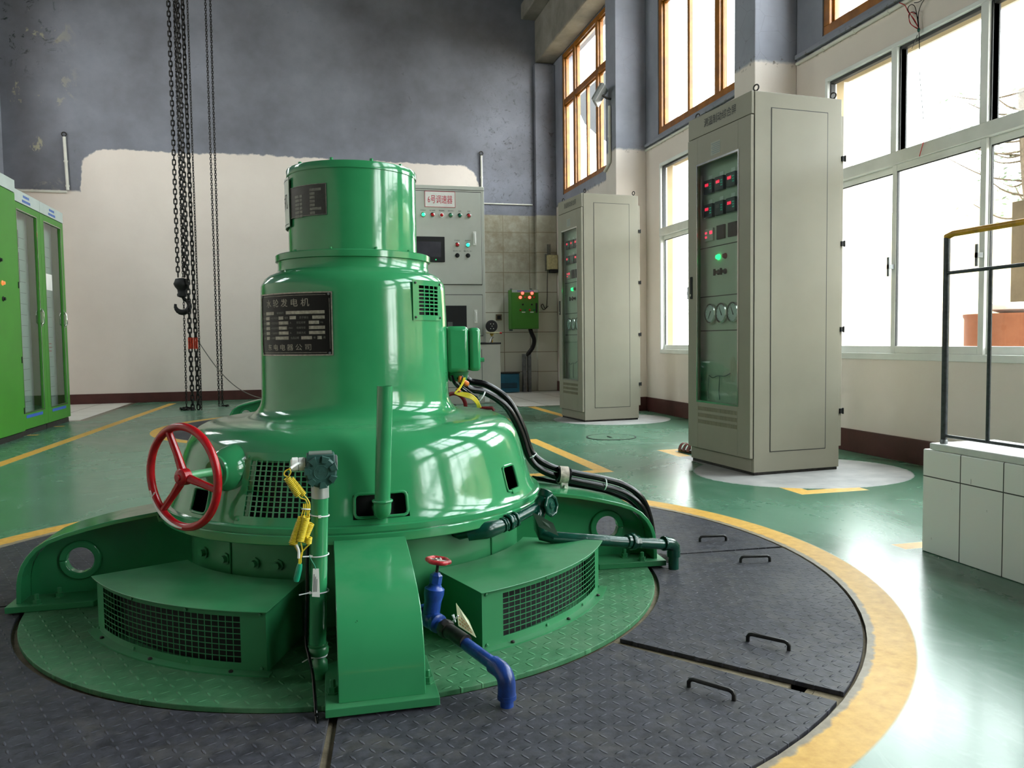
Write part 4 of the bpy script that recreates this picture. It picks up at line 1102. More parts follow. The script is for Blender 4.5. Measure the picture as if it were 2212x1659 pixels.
for dx in (-6, -2, 2, 5): m.tube(spline([q(662+dx, 1088), q(661+dx, 1100), q(660+dx*1.6, 1116)]), wr_, 7)
for (a, b, R_, n_, dy) in (((652, 1118), (634, 1174), .0085, 19, 0), ((662, 1116), (648, 1168), .0080, 18, -.007), ((672, 1130), (655, 1170), .0075, 14, .004), ((646, 1130), (630, 1176), .007, 14, .010), ((668, 1160), (666, 1174), .0065, 5, -.002)):
    m.tube(helix(q(*a, dy), q(*b, dy), R_, n_), wr_, 7)
for (a, b) in (((636, 1178), (646, 1212)), ((650, 1172), (648, 1212)), ((668, 1176), (650, 1214))):
    m.tube(spline([q(*a), q((a[0]+b[0])/2+(4 if a[0] < 660 else -8), (a[1]+b[1])/2), q(*b), q(645, 1222)]), wr_*1.1, 8)
build('yellow_wire', m, M_YW, yw, ang=60)
m = MB(); m.tube(spline([q(640, 1176, -.004), q(645, 1190, -.004), q(645, 1206, -.004)]), .0032, 8); build('white_marker_sleeve', m, M_WT, yw)
m = MB(); m.tube([q(648, 1218), q(646, 1228), q(641, 1250), q(640, 1256)], [.0058, .0075, .0078, .006], 10); build('green_tape', m, M_TAPE, yw)
m = MB(); m.torus(q(661, 1100), .0095, .0018, (.1, .2, 1), 24, 6); build('bundle_tie', m, M_TIE, yw)
# small white tag on a string
tg = thing('identification_tag', q(683, 1290, 0), 'small white plastic tag on a string in front of the standpipe', 'tag')
a, b, c_, d_ = q(676, 1229), q(689, 1229), q(691, 1290), q(674, 1289)
n_ = Vector((0, .0025, 0)); m = MB().add([a, b, c_, d_, a+n_, b+n_, c_+n_, d_+n_], [(3,2,1,0),(4,5,6,7),(0,1,5,4),(1,2,6,5),(2,3,7,6),(3,0,4,7)])
build('card', m, M_WT, tg, smooth=False)
ux = (b-a).normalized(); uz = (a-d_).normalized(); om = (a+b+c_+d_)/4-Vector((0, .0008, 0)); fm_ = lambda x, y, w: om+ux*x+uz*y
m = MB()
for i, xx in enumerate((-.0048, -.0015, .002)):
    m.add([fm_(xx-.0006,-.022,0), fm_(xx+.0006,-.022,0), fm_(xx+.0006,.022-(i*.006),0), fm_(xx-.0006,.022-(i*.006),0)], [(0,1,2,3)])
build('print_lines', m, M_INK, tg, smooth=False)
m = MB(); m.tube(spline([q(668, 1200), q(674, 1212), q(680, 1222), q(682, 1230)]), .0009, 6); build('string', m, M_TAPE, tg)

# ------------------------------------------------------------------ blue pipe with red valve
bl = thing('blue_pipe', (.425, 1.768, .001), 'blue water pipe with gate valve right of the front arm', 'pipe')
eb = Vector((.425, 1.768, .088)); vb = YP(930, 1336, 2.06); 
m = MB(); d = (vb-eb).normalized()
el = [Vector((.425, 1.768, .0)), Vector((.425, 1.768, .045))]
cor = Vector((.425, 1.768, .078)); p1 = cor+d*.030; p0 = cor-Vector((0, 0, .030))
for i in range(9):
    t = i/8; el.append(p0*(1-t)**2+cor*2*t*(1-t)+p1*t*t)
el += [vb]
m.tube(el, .0158, 20); build('pipe', m, M_BLUE, bl, ang=60)
m = MB(); m.tube([cor-Vector((0,0,.058)), cor-Vector((0,0,.034))]+[p0*(1-t)**2+cor*2*t*(1-t)+p1*t*t for t in [i/8 for i in range(9)]]+[cor+d*.05], .0212, 20)
m.rings([(.0225,0),(.0225,.010)], cor-Vector((0,0,.060)), seg=20); build('elbow', m, M_BLUE, bl, ang=50)
m = MB(); m.rings([(.022,.0),(.024,.004),(.024,.022),(.0205,.026)], vb-d*.085, -d*-1, seg=8); m.cyl(vb-d*.16, vb-d*.08, .0185, 16)
build('union_nut', m, M_IRON, bl, ang=40)
# valve: body across, bonnet upward
bn = YP(936, 1262, 2.06); hwc = YP(947, 1211, 2.06); up = (hwc-vb).normalized()
m = MB(); m.rings([(.018,0),(.025,.004),(.025,.018),(.020,.020),(.024,.035),(.026,.045),(.024,.06),(.020,.066),(.025,.070),(.025,.084),(.018,.088)], vb+d*.045, -d, seg=20)
L_ = (hwc-vb).length
m.rings([(.0225,.0),(.0225,.30*L_),(.0265,.42*L_),(.0265,.52*L_),(.019,.55*L_),(.0155,.60*L_),(.0165,.62*L_)], vb, up, seg=20)
build('valve_body', m, M_BLUE, bl, ang=45)
m = MB(); m.rings([(.0165,.62*L_),(.0165,.75*L_),(.012,.77*L_),(.008,.80*L_)], vb, up, seg=6); build('packing_nut', m, M_BLUE, bl, smooth=False)
m = MB(); m.cyl(vb+up*L_*.78, hwc+up*.006, .0042, 10); build('stem', m, M_IRON, bl)
m = MB(); e1 = up.orthogonal().normalized(); e2 = up.cross(e1)
m.tube([hwc+(e1*math.cos(2*PI*i/60)+e2*math.sin(2*PI*i/60))*(.028+.0016*math.cos(6*2*PI*i/60)) for i in range(60)], .0060, 10, closed=True)
hw2 = build('hand_wheel', m, M_REDW, bl)
m = MB()
for i in range(4): th = i*PI/2+.4; m.tube([hwc, hwc+(e1*math.cos(th)+e2*math.sin(th))*.026], .0038, 6)
m.rings([(.009,-.005),(.009,.005)], hwc, up, seg=12); build('spoke', m, paint('worn_white_metal', (200, 190, 180), .5, var=.3, nscale=80), hw2)
# tag plate on the blue pipe
tg = thing('valve_tag', G(1000, 1372, .03), 'pale yellow-green tag card lying on the blue pipe', 'tag')
a, b, c_, d_ = YP(985, 1303, 1.955), YP(1012, 1340, 1.93), YP(1028, 1377, 1.90), YP(990, 1352, 1.93)
n_ = Vector((.001, .0012, -.001)); pts4 = [a, b, c_, d_]
build('card', MB().add(pts4+[p+n_ for p in pts4], [(3,2,1,0),(4,5,6,7),(0,1,5,4),(1,2,6,5),(2,3,7,6),(3,0,4,7)]), M_TAG, tg, smooth=False)
e_u = (b-a); e_v = (d_-a); fm_ = lambda s_, t: a+e_u*s_+(d_+(c_-d_)*s_-a-e_u*s_)*t-n_*.9
m = MB()
for j, t in enumerate((.45, .62, .80)):
    for i in range(5):
        s0 = .10+i*.16; m.add([fm_(s0, t), fm_(s0+.11, t), fm_(s0+.11, t+.08), fm_(s0, t+.08)], [(0,1,2,3)])
build('print_lines', m, paint('orange_ink', (168, 120, 70), .6, var=0), tg, smooth=False)
m = MB(); m.tube(spline([YP(990, 1330, 1.93), YP(984, 1336, 1.935), YP(978, 1342, 1.94)]), .002, 6); m.tube([YP(978, 1328, 1.94), YP(984, 1344, 1.935)], [.004, .0015], 6)
build('string', m, M_TIE, tg)

# ------------------------------------------------------------------ dark green pipe with valve at right
dg = thing('cooling_pipe', (1.287, 2.682, .001), 'dark green water pipe with round valve below the skirt at right', 'pipe')
f_in = YP(994, 1154, 2.385); el1 = YP(1056, 1143, 2.37); el1b = YP(1082, 1136, 2.39); un = YP(1112, 1122, 2.42); vv = YP(1163, 1094, 2.49)
m = MB(); m.tube([f_in+Vector((-.02, .06, 0)), f_in, el1-Vector((.02,0,0)), el1, el1b, un, vv], .0165, 18); build('pipe', m, M_DG, dg, ang=60)
dd = (un-el1b).normalized()
m = MB(); m.rings([(.028,0),(.030,.003),(.030,.010),(.020,.012)], f_in+Vector((-.018, .05, 0)), (.3,-.9,0), seg=24); build('flange', m, M_G2, dg, ang=40)
m = MB(); m.tube([f_in+Vector((.02,-.01,0)), f_in.lerp(el1, .5)+Vector((0,-.006,0)), el1+Vector((-.012,-.004,-.001)), el1+Vector((.006,0,0)), el1b], [.0205,.0245,.0275,.026,.021], 20); build('elbow', m, M_DG, dg, ang=60)
m = MB()
for s_, r_, l_ in ((.004,.0245,.007),(.014,.0225,.008),(.026,.028,.014),(.043,.0235,.010),(.055,.0265,.010)): m.rings([(r_*.94,0),(r_,.002),(r_,l_-.002),(r_*.94,l_)], el1b+dd*s_, dd, seg=8)
build('union_nut', m, M_DG, dg, ang=40)
# valve (gate valve with wheel toward the viewer)
wx = YP(1191, 1092, 2.47); axw = (wx-vv).normalized(); up = Vector((.25, .1, 1)).normalized()
m = MB(); m.rings([(.018,-.05),(.025,-.046),(.025,-.02),(.021,-.016),(.026,0),(.021,.016),(.025,.02),(.025,.04),(.018,.044)], vv+Vector((.012,0,.012)), (.45,.25,.85), seg=20)
m.rings([(.020,0),(.016,.02),(.013,.026),(.013,.036)], vv, axw, seg=16); build('valve_body', m, M_DG, dg, ang=45)
m = MB(); m.cyl(vv, wx, .004, 10); build('stem', m, M_IRON, dg)
aw2 = Vector((.62, -.75, .12)).normalized(); e1 = aw2.orthogonal().normalized(); e2 = aw2.cross(e1)
m = MB(); m.tube([wx+(e1*math.cos(2*PI*i/64)+e2*math.sin(2*PI*i/64))*(.0315+.0012*math.cos(8*2*PI*i/64)) for i in range(64)], .0052, 10, closed=True); hw3 = build('hand_wheel', m, M_DG, dg)
m = MB(); m.rings([(.029,-.002),(.029,0),(.012,.001),(.009,.005),(.004,.006)], wx-aw2*.002, aw2, seg=28); build('wheel_dish', m, M_DG, hw3)
# down pipe, horizontal run and elbow to the floor
e2p = Vector((1.287, 2.682, .092)); dn = YP(1172, 1160, 2.56); 
run0 = Vector((.80, 2.535, .158)); run0 = YP(1190, 1160, 2.53)
m = MB(); cA = run0; 
m.tube([vv+Vector((0,0,-.01)), dn+Vector((-.01,0,.03)), dn+Vector((0,0,.005)), run0, e2p-Vector((.03,.008,-.002)), e2p-Vector((.012,.003,0)), e2p-Vector((.003,0,.006)), e2p-Vector((0,0,.018)), Vector((1.287, 2.682, .0))], .0195, 20); build('pipe', m, M_DG, dg, ang=60)
hd = (e2p-run0).normalized()
m = MB(); m.tube([e2p-hd*.052, e2p-hd*.030, e2p-hd*.014+Vector((0,0,-.0015)), e2p+hd*.0-Vector((0,0,.010)), e2p-Vector((0,0,.026)), e2p-Vector((0,0,.046))], .0245, 20); m.rings([(.0255,0),(.0265,.003),(.0265,.008)], e2p-hd*.052, hd, seg=20)
pu = YP(1352, 1166, 2.655); s0 = (pu-run0).dot(hd); base = run0+hd*s0
m.rings([(.022,-.024),(.0245,-.022),(.0245,-.010),(.021,-.008)], base, hd, seg=20); m.rings([(.029,-.006),(.031,-.003),(.031,.010),(.0235,.014),(.0235,.032)], base, hd, seg=8)
build_each('elbow', m, M_DG, dg, ang=45)
tg = thing('valve_tag', YP(1180, 1150, 2.44), 'dark green tag plate hanging below the dark green valve', 'tag')
pts4 = [YP(1150, 1106, 2.425), YP(1195, 1130, 2.42), YP(1207, 1158, 2.41), YP(1164, 1138, 2.42)]; n_ = Vector((0, .002, 0))
build('card', MB().add(pts4+[p+n_ for p in pts4], [(3,2,1,0),(4,5,6,7),(0,1,5,4),(1,2,6,5),(2,3,7,6),(3,0,4,7)]), paint('dark_tag', (30, 58, 40), .4, var=.1), tg, smooth=False)
build('string', MB().tube(spline([YP(1163, 1112, 2.426), YP(1166, 1104, 2.48), YP(1170, 1096, 2.50)]), .0012, 6), M_TIE, tg)
# ------------------------------------------------------------------ black cables
yc = 2.90
CP = [(992, 812), (1010, 838), (1050, 848), (1095, 880), (1125, 935), (1142, 985), (1165, 1012), (1205, 1030), (1250, 1040), (1300, 1050), (1350, 1066), (1385, 1095), (1402, 1140), (1408, 1185)]
def cable(offs, r, lb, ys, n0=0, n1=None, dz=0):
    pts = []
    for i, (px, py) in enumerate(CP[n0:n1]):
        y_ = ys if not callable(ys) else ys(i+n0)
        pts.append(YP(px+offs[0], py+offs[1], y_)+Vector((0, 0, dz)))
    m = MB(); m.tube(spline(pts, 6), r, 12)
    return tag(build('power_cable', m, M_BLK, ang=70), lb, 'cable', 'black power cables')
cable((0, 0), .0135, 'thick black cable nearest the green skirt, curving down the machine', lambda i: 2.87+.012*min(i, 4))
cable((3, -16), .0125, 'thick black cable on top of the bundle leaving the terminal box', lambda i: 2.93)
cable((0, 0), .0115, 'thick black cable lowest in the bundle along the right arm', lambda i: 2.965, 1, 12)
m = MB(); m.tube(spline([YP(1150, 1032, 3.02), YP(1175, 1036, 2.99), YP(1205, 1042, 2.99), YP(1260, 1052, 2.99), YP(1320, 1066, 2.99), YP(1370, 1090, 2.99), YP(1396, 1140, 2.99), YP(1402, 1190, 2.99)]), .0085, 10)
tag(build('power_cable', m, M_BLK), 'thinner black cable coming from behind the skirt onto the right arm', 'cable', 'black power cables')
m = MB(); m.tube(spline([YP(976, 812, 2.85), YP(980, 824, 2.84), YP(988, 834, 2.84), YP(1000, 842, 2.86), YP(1020, 855, 2.88), YP(1036, 868, 2.88)]), .006, 8)
m.tube(spline([YP(1000, 835, 2.84), YP(1014, 846, 2.84), YP(1032, 858, 2.85)]), .0035, 8)
tag(build('control_cable', m, M_BLK), 'thin black cables curling below the terminal box', 'cable')
m = MB()
for i in range(6):
    o_ = (i-2.5)
    m.tube(spline([YP(1003+o_*.7, 816, 2.83), YP(1000+o_*.6, 826, 2.82), YP(992+o_*.5, 840, 2.80), YP(983+o_*.3, 850, 2.79), YP(1000, 852+o_*1.6, 2.79), YP(1018, 857+o_*1.9, 2.79), YP(1030-o_*.8, 868+o_*1.2, 2.80), YP(1035-o_*1.5, 880, 2.82)]), .0020, 7)
tag(build('yellow_wire_bundle', m, M_YW), 'bundle of thin yellow wires looped below the terminal box', 'wire')
m = MB(); m.tube([YP(999, 823, 2.83), YP(1008, 829, 2.86)], [.009, .011], 10); m.tube([YP(994, 812, 2.85), YP(992, 826, 2.85)], .006, 8); m.tube([YP(986, 840, 2.84), YP(994, 846, 2.84)], .006, 8)
tag(build('heat_tape', m, M_COPPER), 'orange tape around cable ends under the terminal box', 'tape')
zt1 = YP(1038, 858, 2.89)
zip_tie(zt1, .026, 'zip tie round the black cables near the terminal box', ax=(1, 0, -.75), r=.0028)
zip_tie(YP(1149, 984, 2.92), .019, 'zip tie round the black cables beside the skirt', ax=(.55, 0, -1), r=.002)
zip_tie(YP(1306, 1046, 2.92), .021, 'zip tie round the black cables on the right arm', ax=(1, 0, -.15), r=.0024)
cl = thing('cable_clamp', YP(1215, 1040, 2.90), 'worn metal pipe clamp holding the black cables on the right arm', 'clamp')
cc = YP(1216, 1026, 2.91); axc = Vector((1, -.05, -.12)).normalized()
m = MB(); e1 = Vector((0, 0, 1)); e2 = axc.cross(e1).normalized(); e1 = e2.cross(axc)
m.mbox(lambda u, v, w: cc+axc*v+(e2*math.cos(u)*1.0+e1*math.sin(u)*1.0)*w, 0, 2*PI, -.017, .017, .031, .034, 36, 1)
build('clamp_band', m, paint('rusty_white_band', (176, 164, 150), .45, metal=.3, var=.35, nscale=50), cl, ang=40)
m = MB(); m.box(cc+Vector((-.012,-.02,-.055)), cc+Vector((.014,-.004,-.02))); m.cyl(cc+Vector((0,-.036,-.04)), cc+Vector((0,-.018,-.04)), .006, 8); build('clamp_foot', m, paint('chipped_white_metal', (214, 208, 196), .5, var=.35, nscale=60), cl, smooth=False)
m = MB(); m.rings([(.028,-.024),(.031,-.022),(.031,.026),(.028,.028)], cc, axc, seg=24); build('rubber_sleeve', m, M_BLK, cl)

# ================================================================== GREY CABINETS
def cabinet():
    W, D, Hh = .64, .72, 2.33         # W along local x (side panel faces -y), D along local y (door faces -x)
    t_ = thing('control_cabinet', (0, 0, 0), 'x', 'control cabinet', 'grey control cabinets')
    m = MB(); z0 = .018; th = .02
    m.box((.0, 0, z0), (W, .02, Hh))                       # side facing viewer
    m.box((.0, D-.02, z0), (W, D, Hh)); m.box((W-.02, .02, z0), (W, D-.02, Hh))
    m.box((.0, .02, Hh-.02), (W-.02, D-.02, Hh)); m.box((.0, .02, z0), (W-.02, D-.02, z0+.08))
    m.box((0, .02, z0+.08), (.02, D-.02, .15)); m.box((0, .02, Hh-.15), (.02, D-.02, Hh-.02))
    body = build('body', m, M_CAB, t_, smooth=False, bevel=.003)
    build('plinth', MB().box((.008, .008, 0), (W-.008, D-.008, z0)), M_IRON, t_, smooth=False)
    # side panel seam
    m = MB(); a, b, c_, d_ = .115, W-.105, .14, Hh-.09; w_ = .004
    for q_ in ((a, c_, b, c_+w_), (a, d_-w_, b, d_), (a, c_, a+w_, d_), (b-w_, c_, b, d_)): m.box((q_[0], -.0012, q_[1]), (q_[2], .001, q_[3]))
    build('panel_seam', m, M_SEAL, t_, smooth=False)
    build('side_panel', MB().box((a+.005, -.0025, c_+.005), (b-.005, .001, d_-.005)), M_CAB, t_, smooth=False, bevel=.001)
    # rear strip with hinges
    m = MB(); m.box((W+.001, .006, .15), (W+.022, D-.006, Hh-.10)); build('rear_door', m, M_CAB, t_, smooth=False, bevel=.003)
    for z in (.36, .88, 1.42, 1.95):
        build('hinge', MB().box((W+.004, -.006, z), (W+.030, .008, z+.03)).cyl((W+.026, -.004, z-.004), (W+.026, -.004, z+.034), .006, 8), M_BLKM, t_, smooth=False)
    # header strip
    m = MB(); m.box((-.022, .004, Hh-.135), (-.001, D-.004, Hh)); hd_ = build('header', m, M_CAB, t_, smooth=False, bevel=.003)
    hm_ = plane_map((-.0225, D/2, Hh-.062), (0, -1, 0), (0, 0, 1)); ptext(hd_, '测温制动综合屏', .062, 0.02, 0, hm_, M_INK, width=.36, off=.001)
    # door: four frame members round the glass
    dz0, dz1 = .105, Hh-.14; gy0, gy1, gz0, gz1 = .135, D-.125, .43, Hh-.33
    m = MB(); xf0, xf1 = -.026, -.002
    m.box((xf0, .004, dz0), (xf1, gy0, dz1)); m.box((xf0, gy1, dz0), (xf1, D-.004, dz1)); m.box((xf0, gy0, gz1), (xf1, gy1, dz1)); m.box((xf0, gy0, dz0), (xf1, gy1, gz0))
    dr_ = build('door', m, M_CAB, t_, smooth=False, bevel=.002)
    m = MB()
    for q_ in ((gy0-.012, gz0-.012, gy1+.012, gz0), (gy0-.012, gz1, gy1+.012, gz1+.012), (gy0-.012, gz0, gy0, gz1), (gy1, gz0, gy1+.012, gz1)): m.box((xf0-.003, q_[0], q_[1]), (xf0+.001, q_[2], q_[3]))
    build('glass_bead', m, M_CHR, dr_, smooth=False)
    build('glass_pane', MB().box((-.016, gy0, gz0), (-.012, gy1, gz1)), M_CGLASS, dr_, smooth=False)
    m = MB()
    for k_ in range(3):
        z = .275+k_*.044
        for i in range(26): yy_ = gy0+.004+i*(gy1-gy0-.004)/26; m.box((xf0-.0012, yy_, z), (xf0+.001, yy_+.0115, z+.026))
    build('louvre', m, paint('louvre_shadow_metal', (120, 114, 92), .6, var=.1), dr_, smooth=False)
    m = MB(); m.box((xf0-.006, D-.062, 1.12), (xf0, D-.034, 1.27)); hn = build('handle', m, M_BLKM, dr_, smooth=False, bevel=.004)
    build('lock', MB().cyl((xf0-.010, D-.048, 1.145), (xf0-.002, D-.048, 1.145), .009, 12), M_CHR, hn)
    build('door_edge_strip', MB().box((xf1+.0005, .001, dz0), (-.0002, .007, dz1)), M_BLKM, dr_, smooth=False)
    st_ = MB().box((xf0-.0008, gy0+.19, gz1+.035), (xf0+.0002, gy0+.30, gz1+.12)); sk = build('paper_notice', st_, paint('pale_notice', (150, 150, 138), .6, var=.05), dr_, smooth=False)
    m = MB()
    for i in range(6): m.box((xf0-.0014, gy0+.195, gz1+.045+i*.012), (xf0-.0006, gy0+.28+.012*(i % 2), gz1+.049+i*.012))
    build('print_lines', m, paint('faded_ink', (112, 126, 136), .6, var=0), sk, smooth=False)
    # inner panel
    ip = build('inner_panel', MB().box((.045, .03, .16), (.049, D-.03, Hh-.16)), M_CABIN, t_, smooth=False)
    m = MB()
    for z in (.90, 1.13, 1.46): m.box((.0435, .03, z-.003), (.0449, D-.03, z+.003))
    build('panel_gap', m, M_BLKM, ip, smooth=False)
    build('lining', MB().box((.022, D-.032, .16), (.044, D-.022, Hh-.16)), M_CABIN, ip, smooth=False)
    fx = .0445
    ypos = [.545, .415, .285]         # columns, from left as seen through the glass
    for row, z in enumerate((1.86, 1.70)):
        for ci, yc_ in enumerate(ypos):
            mt = build('digital_meter', MB().box((fx-.024, yc_-.05, z-.045), (fx, yc_+.05, z+.045)), paint('meter_black', (36, 42, 40), .35, var=0), ip, smooth=False, bevel=.003)
            mm = plane_map((fx-.0245, yc_+.012, z+.012), (0, -1, 0), (0, 0, 1))
            if not (row == 1 and ci == 1): 
                q = text_mb('888', .030, lambda a_, b_, c_, mm=mm: mm(a_, b_, .0006), width=.042); build('led_digits', q, M_LED, mt, smooth=False)
            else: build('led_digits', MB().box((fx-.0250, yc_-.005, z+.002), (fx-.0242, yc_+.035, z+.025)), paint('dead_display', (84, 80, 74), .4, var=0), mt, smooth=False)
            m = MB()
            for i in range(3):
                for j in range(2): m.box((fx-.0250, yc_-.040+j*.012, z-.02+i*.016), (fx-.0240, yc_-.033+j*.012, z-.012+i*.016))
            build('led_row', m, M_LEDG, mt, smooth=False)
            m = MB().box((fx-.0018, yc_-.022, z+.052), (fx-.0005, yc_+.022, z+.076)); lbp = build('meter_label', m, M_WT, ip, smooth=False)
    m = MB().box((fx-.014, .50, 1.50), (fx, .60, 1.585)); mt = build('temperature_display', m, M_GOV, ip, smooth=False, bevel=.002)
    build('led_digits', MB().box((fx-.0150, .506, 1.545), (fx-.0142, .538, 1.566)).box((fx-.0150, .57, 1.55), (fx-.0142, .592, 1.563)).box((fx-.0150, .57, 1.522), (fx-.0142, .592, 1.535)), M_LED, mt, smooth=False)
    build_each('blank_display', MB().box((fx-.012, .37, 1.50), (fx, .46, 1.59)).box((fx-.012, .24, 1.50), (fx, .33, 1.59)), M_BLKM, ip, smooth=False)
    for yy_, mt_, lb_ in ((.448, M_LITG, 'lit green indicator lamp'), (.372, paint('dull_red_lens', (140, 40, 50), .3, var=0), 'dull red indicator lamp')):
        lab(build('indicator_lamp', MB().rings([(.019,0),(.019,.006),(.015,.010),(.013,.020),(.005,.023)], (fx, yy_, 1.385), (-1,0,0), seg=18), mt_, ip), lb_)
    for yy_ in (.448, .372):
        build('rotary_switch', MB().rings([(.018,0),(.018,.006),(.011,.008),(.011,.03)], (fx, yy_, 1.285), (-1,0,0), seg=18).box((fx-.042, yy_-.004, 1.262), (fx-.028, yy_+.004, 1.305)), M_BLKM, ip)
    for yy_ in (.525, .395, .265):
        gz = 1.015
        ga = build('pressure_gauge', MB().rings([(.060,0),(.066,.003),(.066,.022),(.058,.026),(.056,.022)], (fx, yy_, gz), (-1,0,0), seg=32, close=False), M_CHR, ip)
        build('dial', MB().rings([(.056,0),(.056,.018)], (fx, yy_, gz), (-1,0,0), seg=32), M_DIAL, ga, smooth=False)
        an = rad(62 if yy_ < .5 else -60); d_ = Vector((0, math.cos(an), math.sin(an)))
        nm = MB().tube([Vector((fx-.020, yy_, gz))-d_*.018, Vector((fx-.020, yy_, gz))+d_*.042], [.003, .0012], 6)
        for i in range(11): th_ = rad(-45+27*i); pp = Vector((fx-.0185, yy_+math.cos(th_)*.049, gz+math.sin(th_)*.049)); nm.box(pp-Vector((.0004,.002,.002)), pp+Vector((.0004,.002,.002)))
        build('needle', nm, M_INK, ga)
    m = MB(); m.tube(spline([(fx-.012, .55, .60), (fx-.014, .50, .585), (fx-.012, .44, .60), (fx-.014, .36, .60), (fx-.012, .30, .62)]), .003, 6)
    for yy_ in (.55, .42): m.tube(spline([(fx-.012, yy_, .60), (fx-.012, yy_+.008, .50), (fx-.012, yy_, .44)]), .003, 6)
    build('hanging_wire', m, M_ZINC, ip)
    for (yy_, xx_) in ((.03, .03), (D-.04, .03), (.03, W-.04), (D-.04, W-.04)):
        build('lifting_eye', MB().torus((xx_, yy_, Hh+.028), .018, .0045, (1, .35, 0), 22, 8).cyl((xx_, yy_, Hh), (xx_, yy_, Hh+.010), .008, 10), M_IRON, t_)
    return t_
cab = cabinet()
cab2 = copy_tree(cab)
cab.location = (2.631+.026*0, 4.364, 0); cab.rotation_euler = (0, 0, rad(4.5)); cab['label'] = 'near grey control cabinet with glass door beside the white windows'
cab2.location = (2.743, 7.781, 0); cab2.rotation_euler = (0, 0, rad(4.5)); cab2['label'] = 'far grey control cabinet with glass door by the pillar with the floodlight'
cab2.scale = (.97, .88, 1.005)

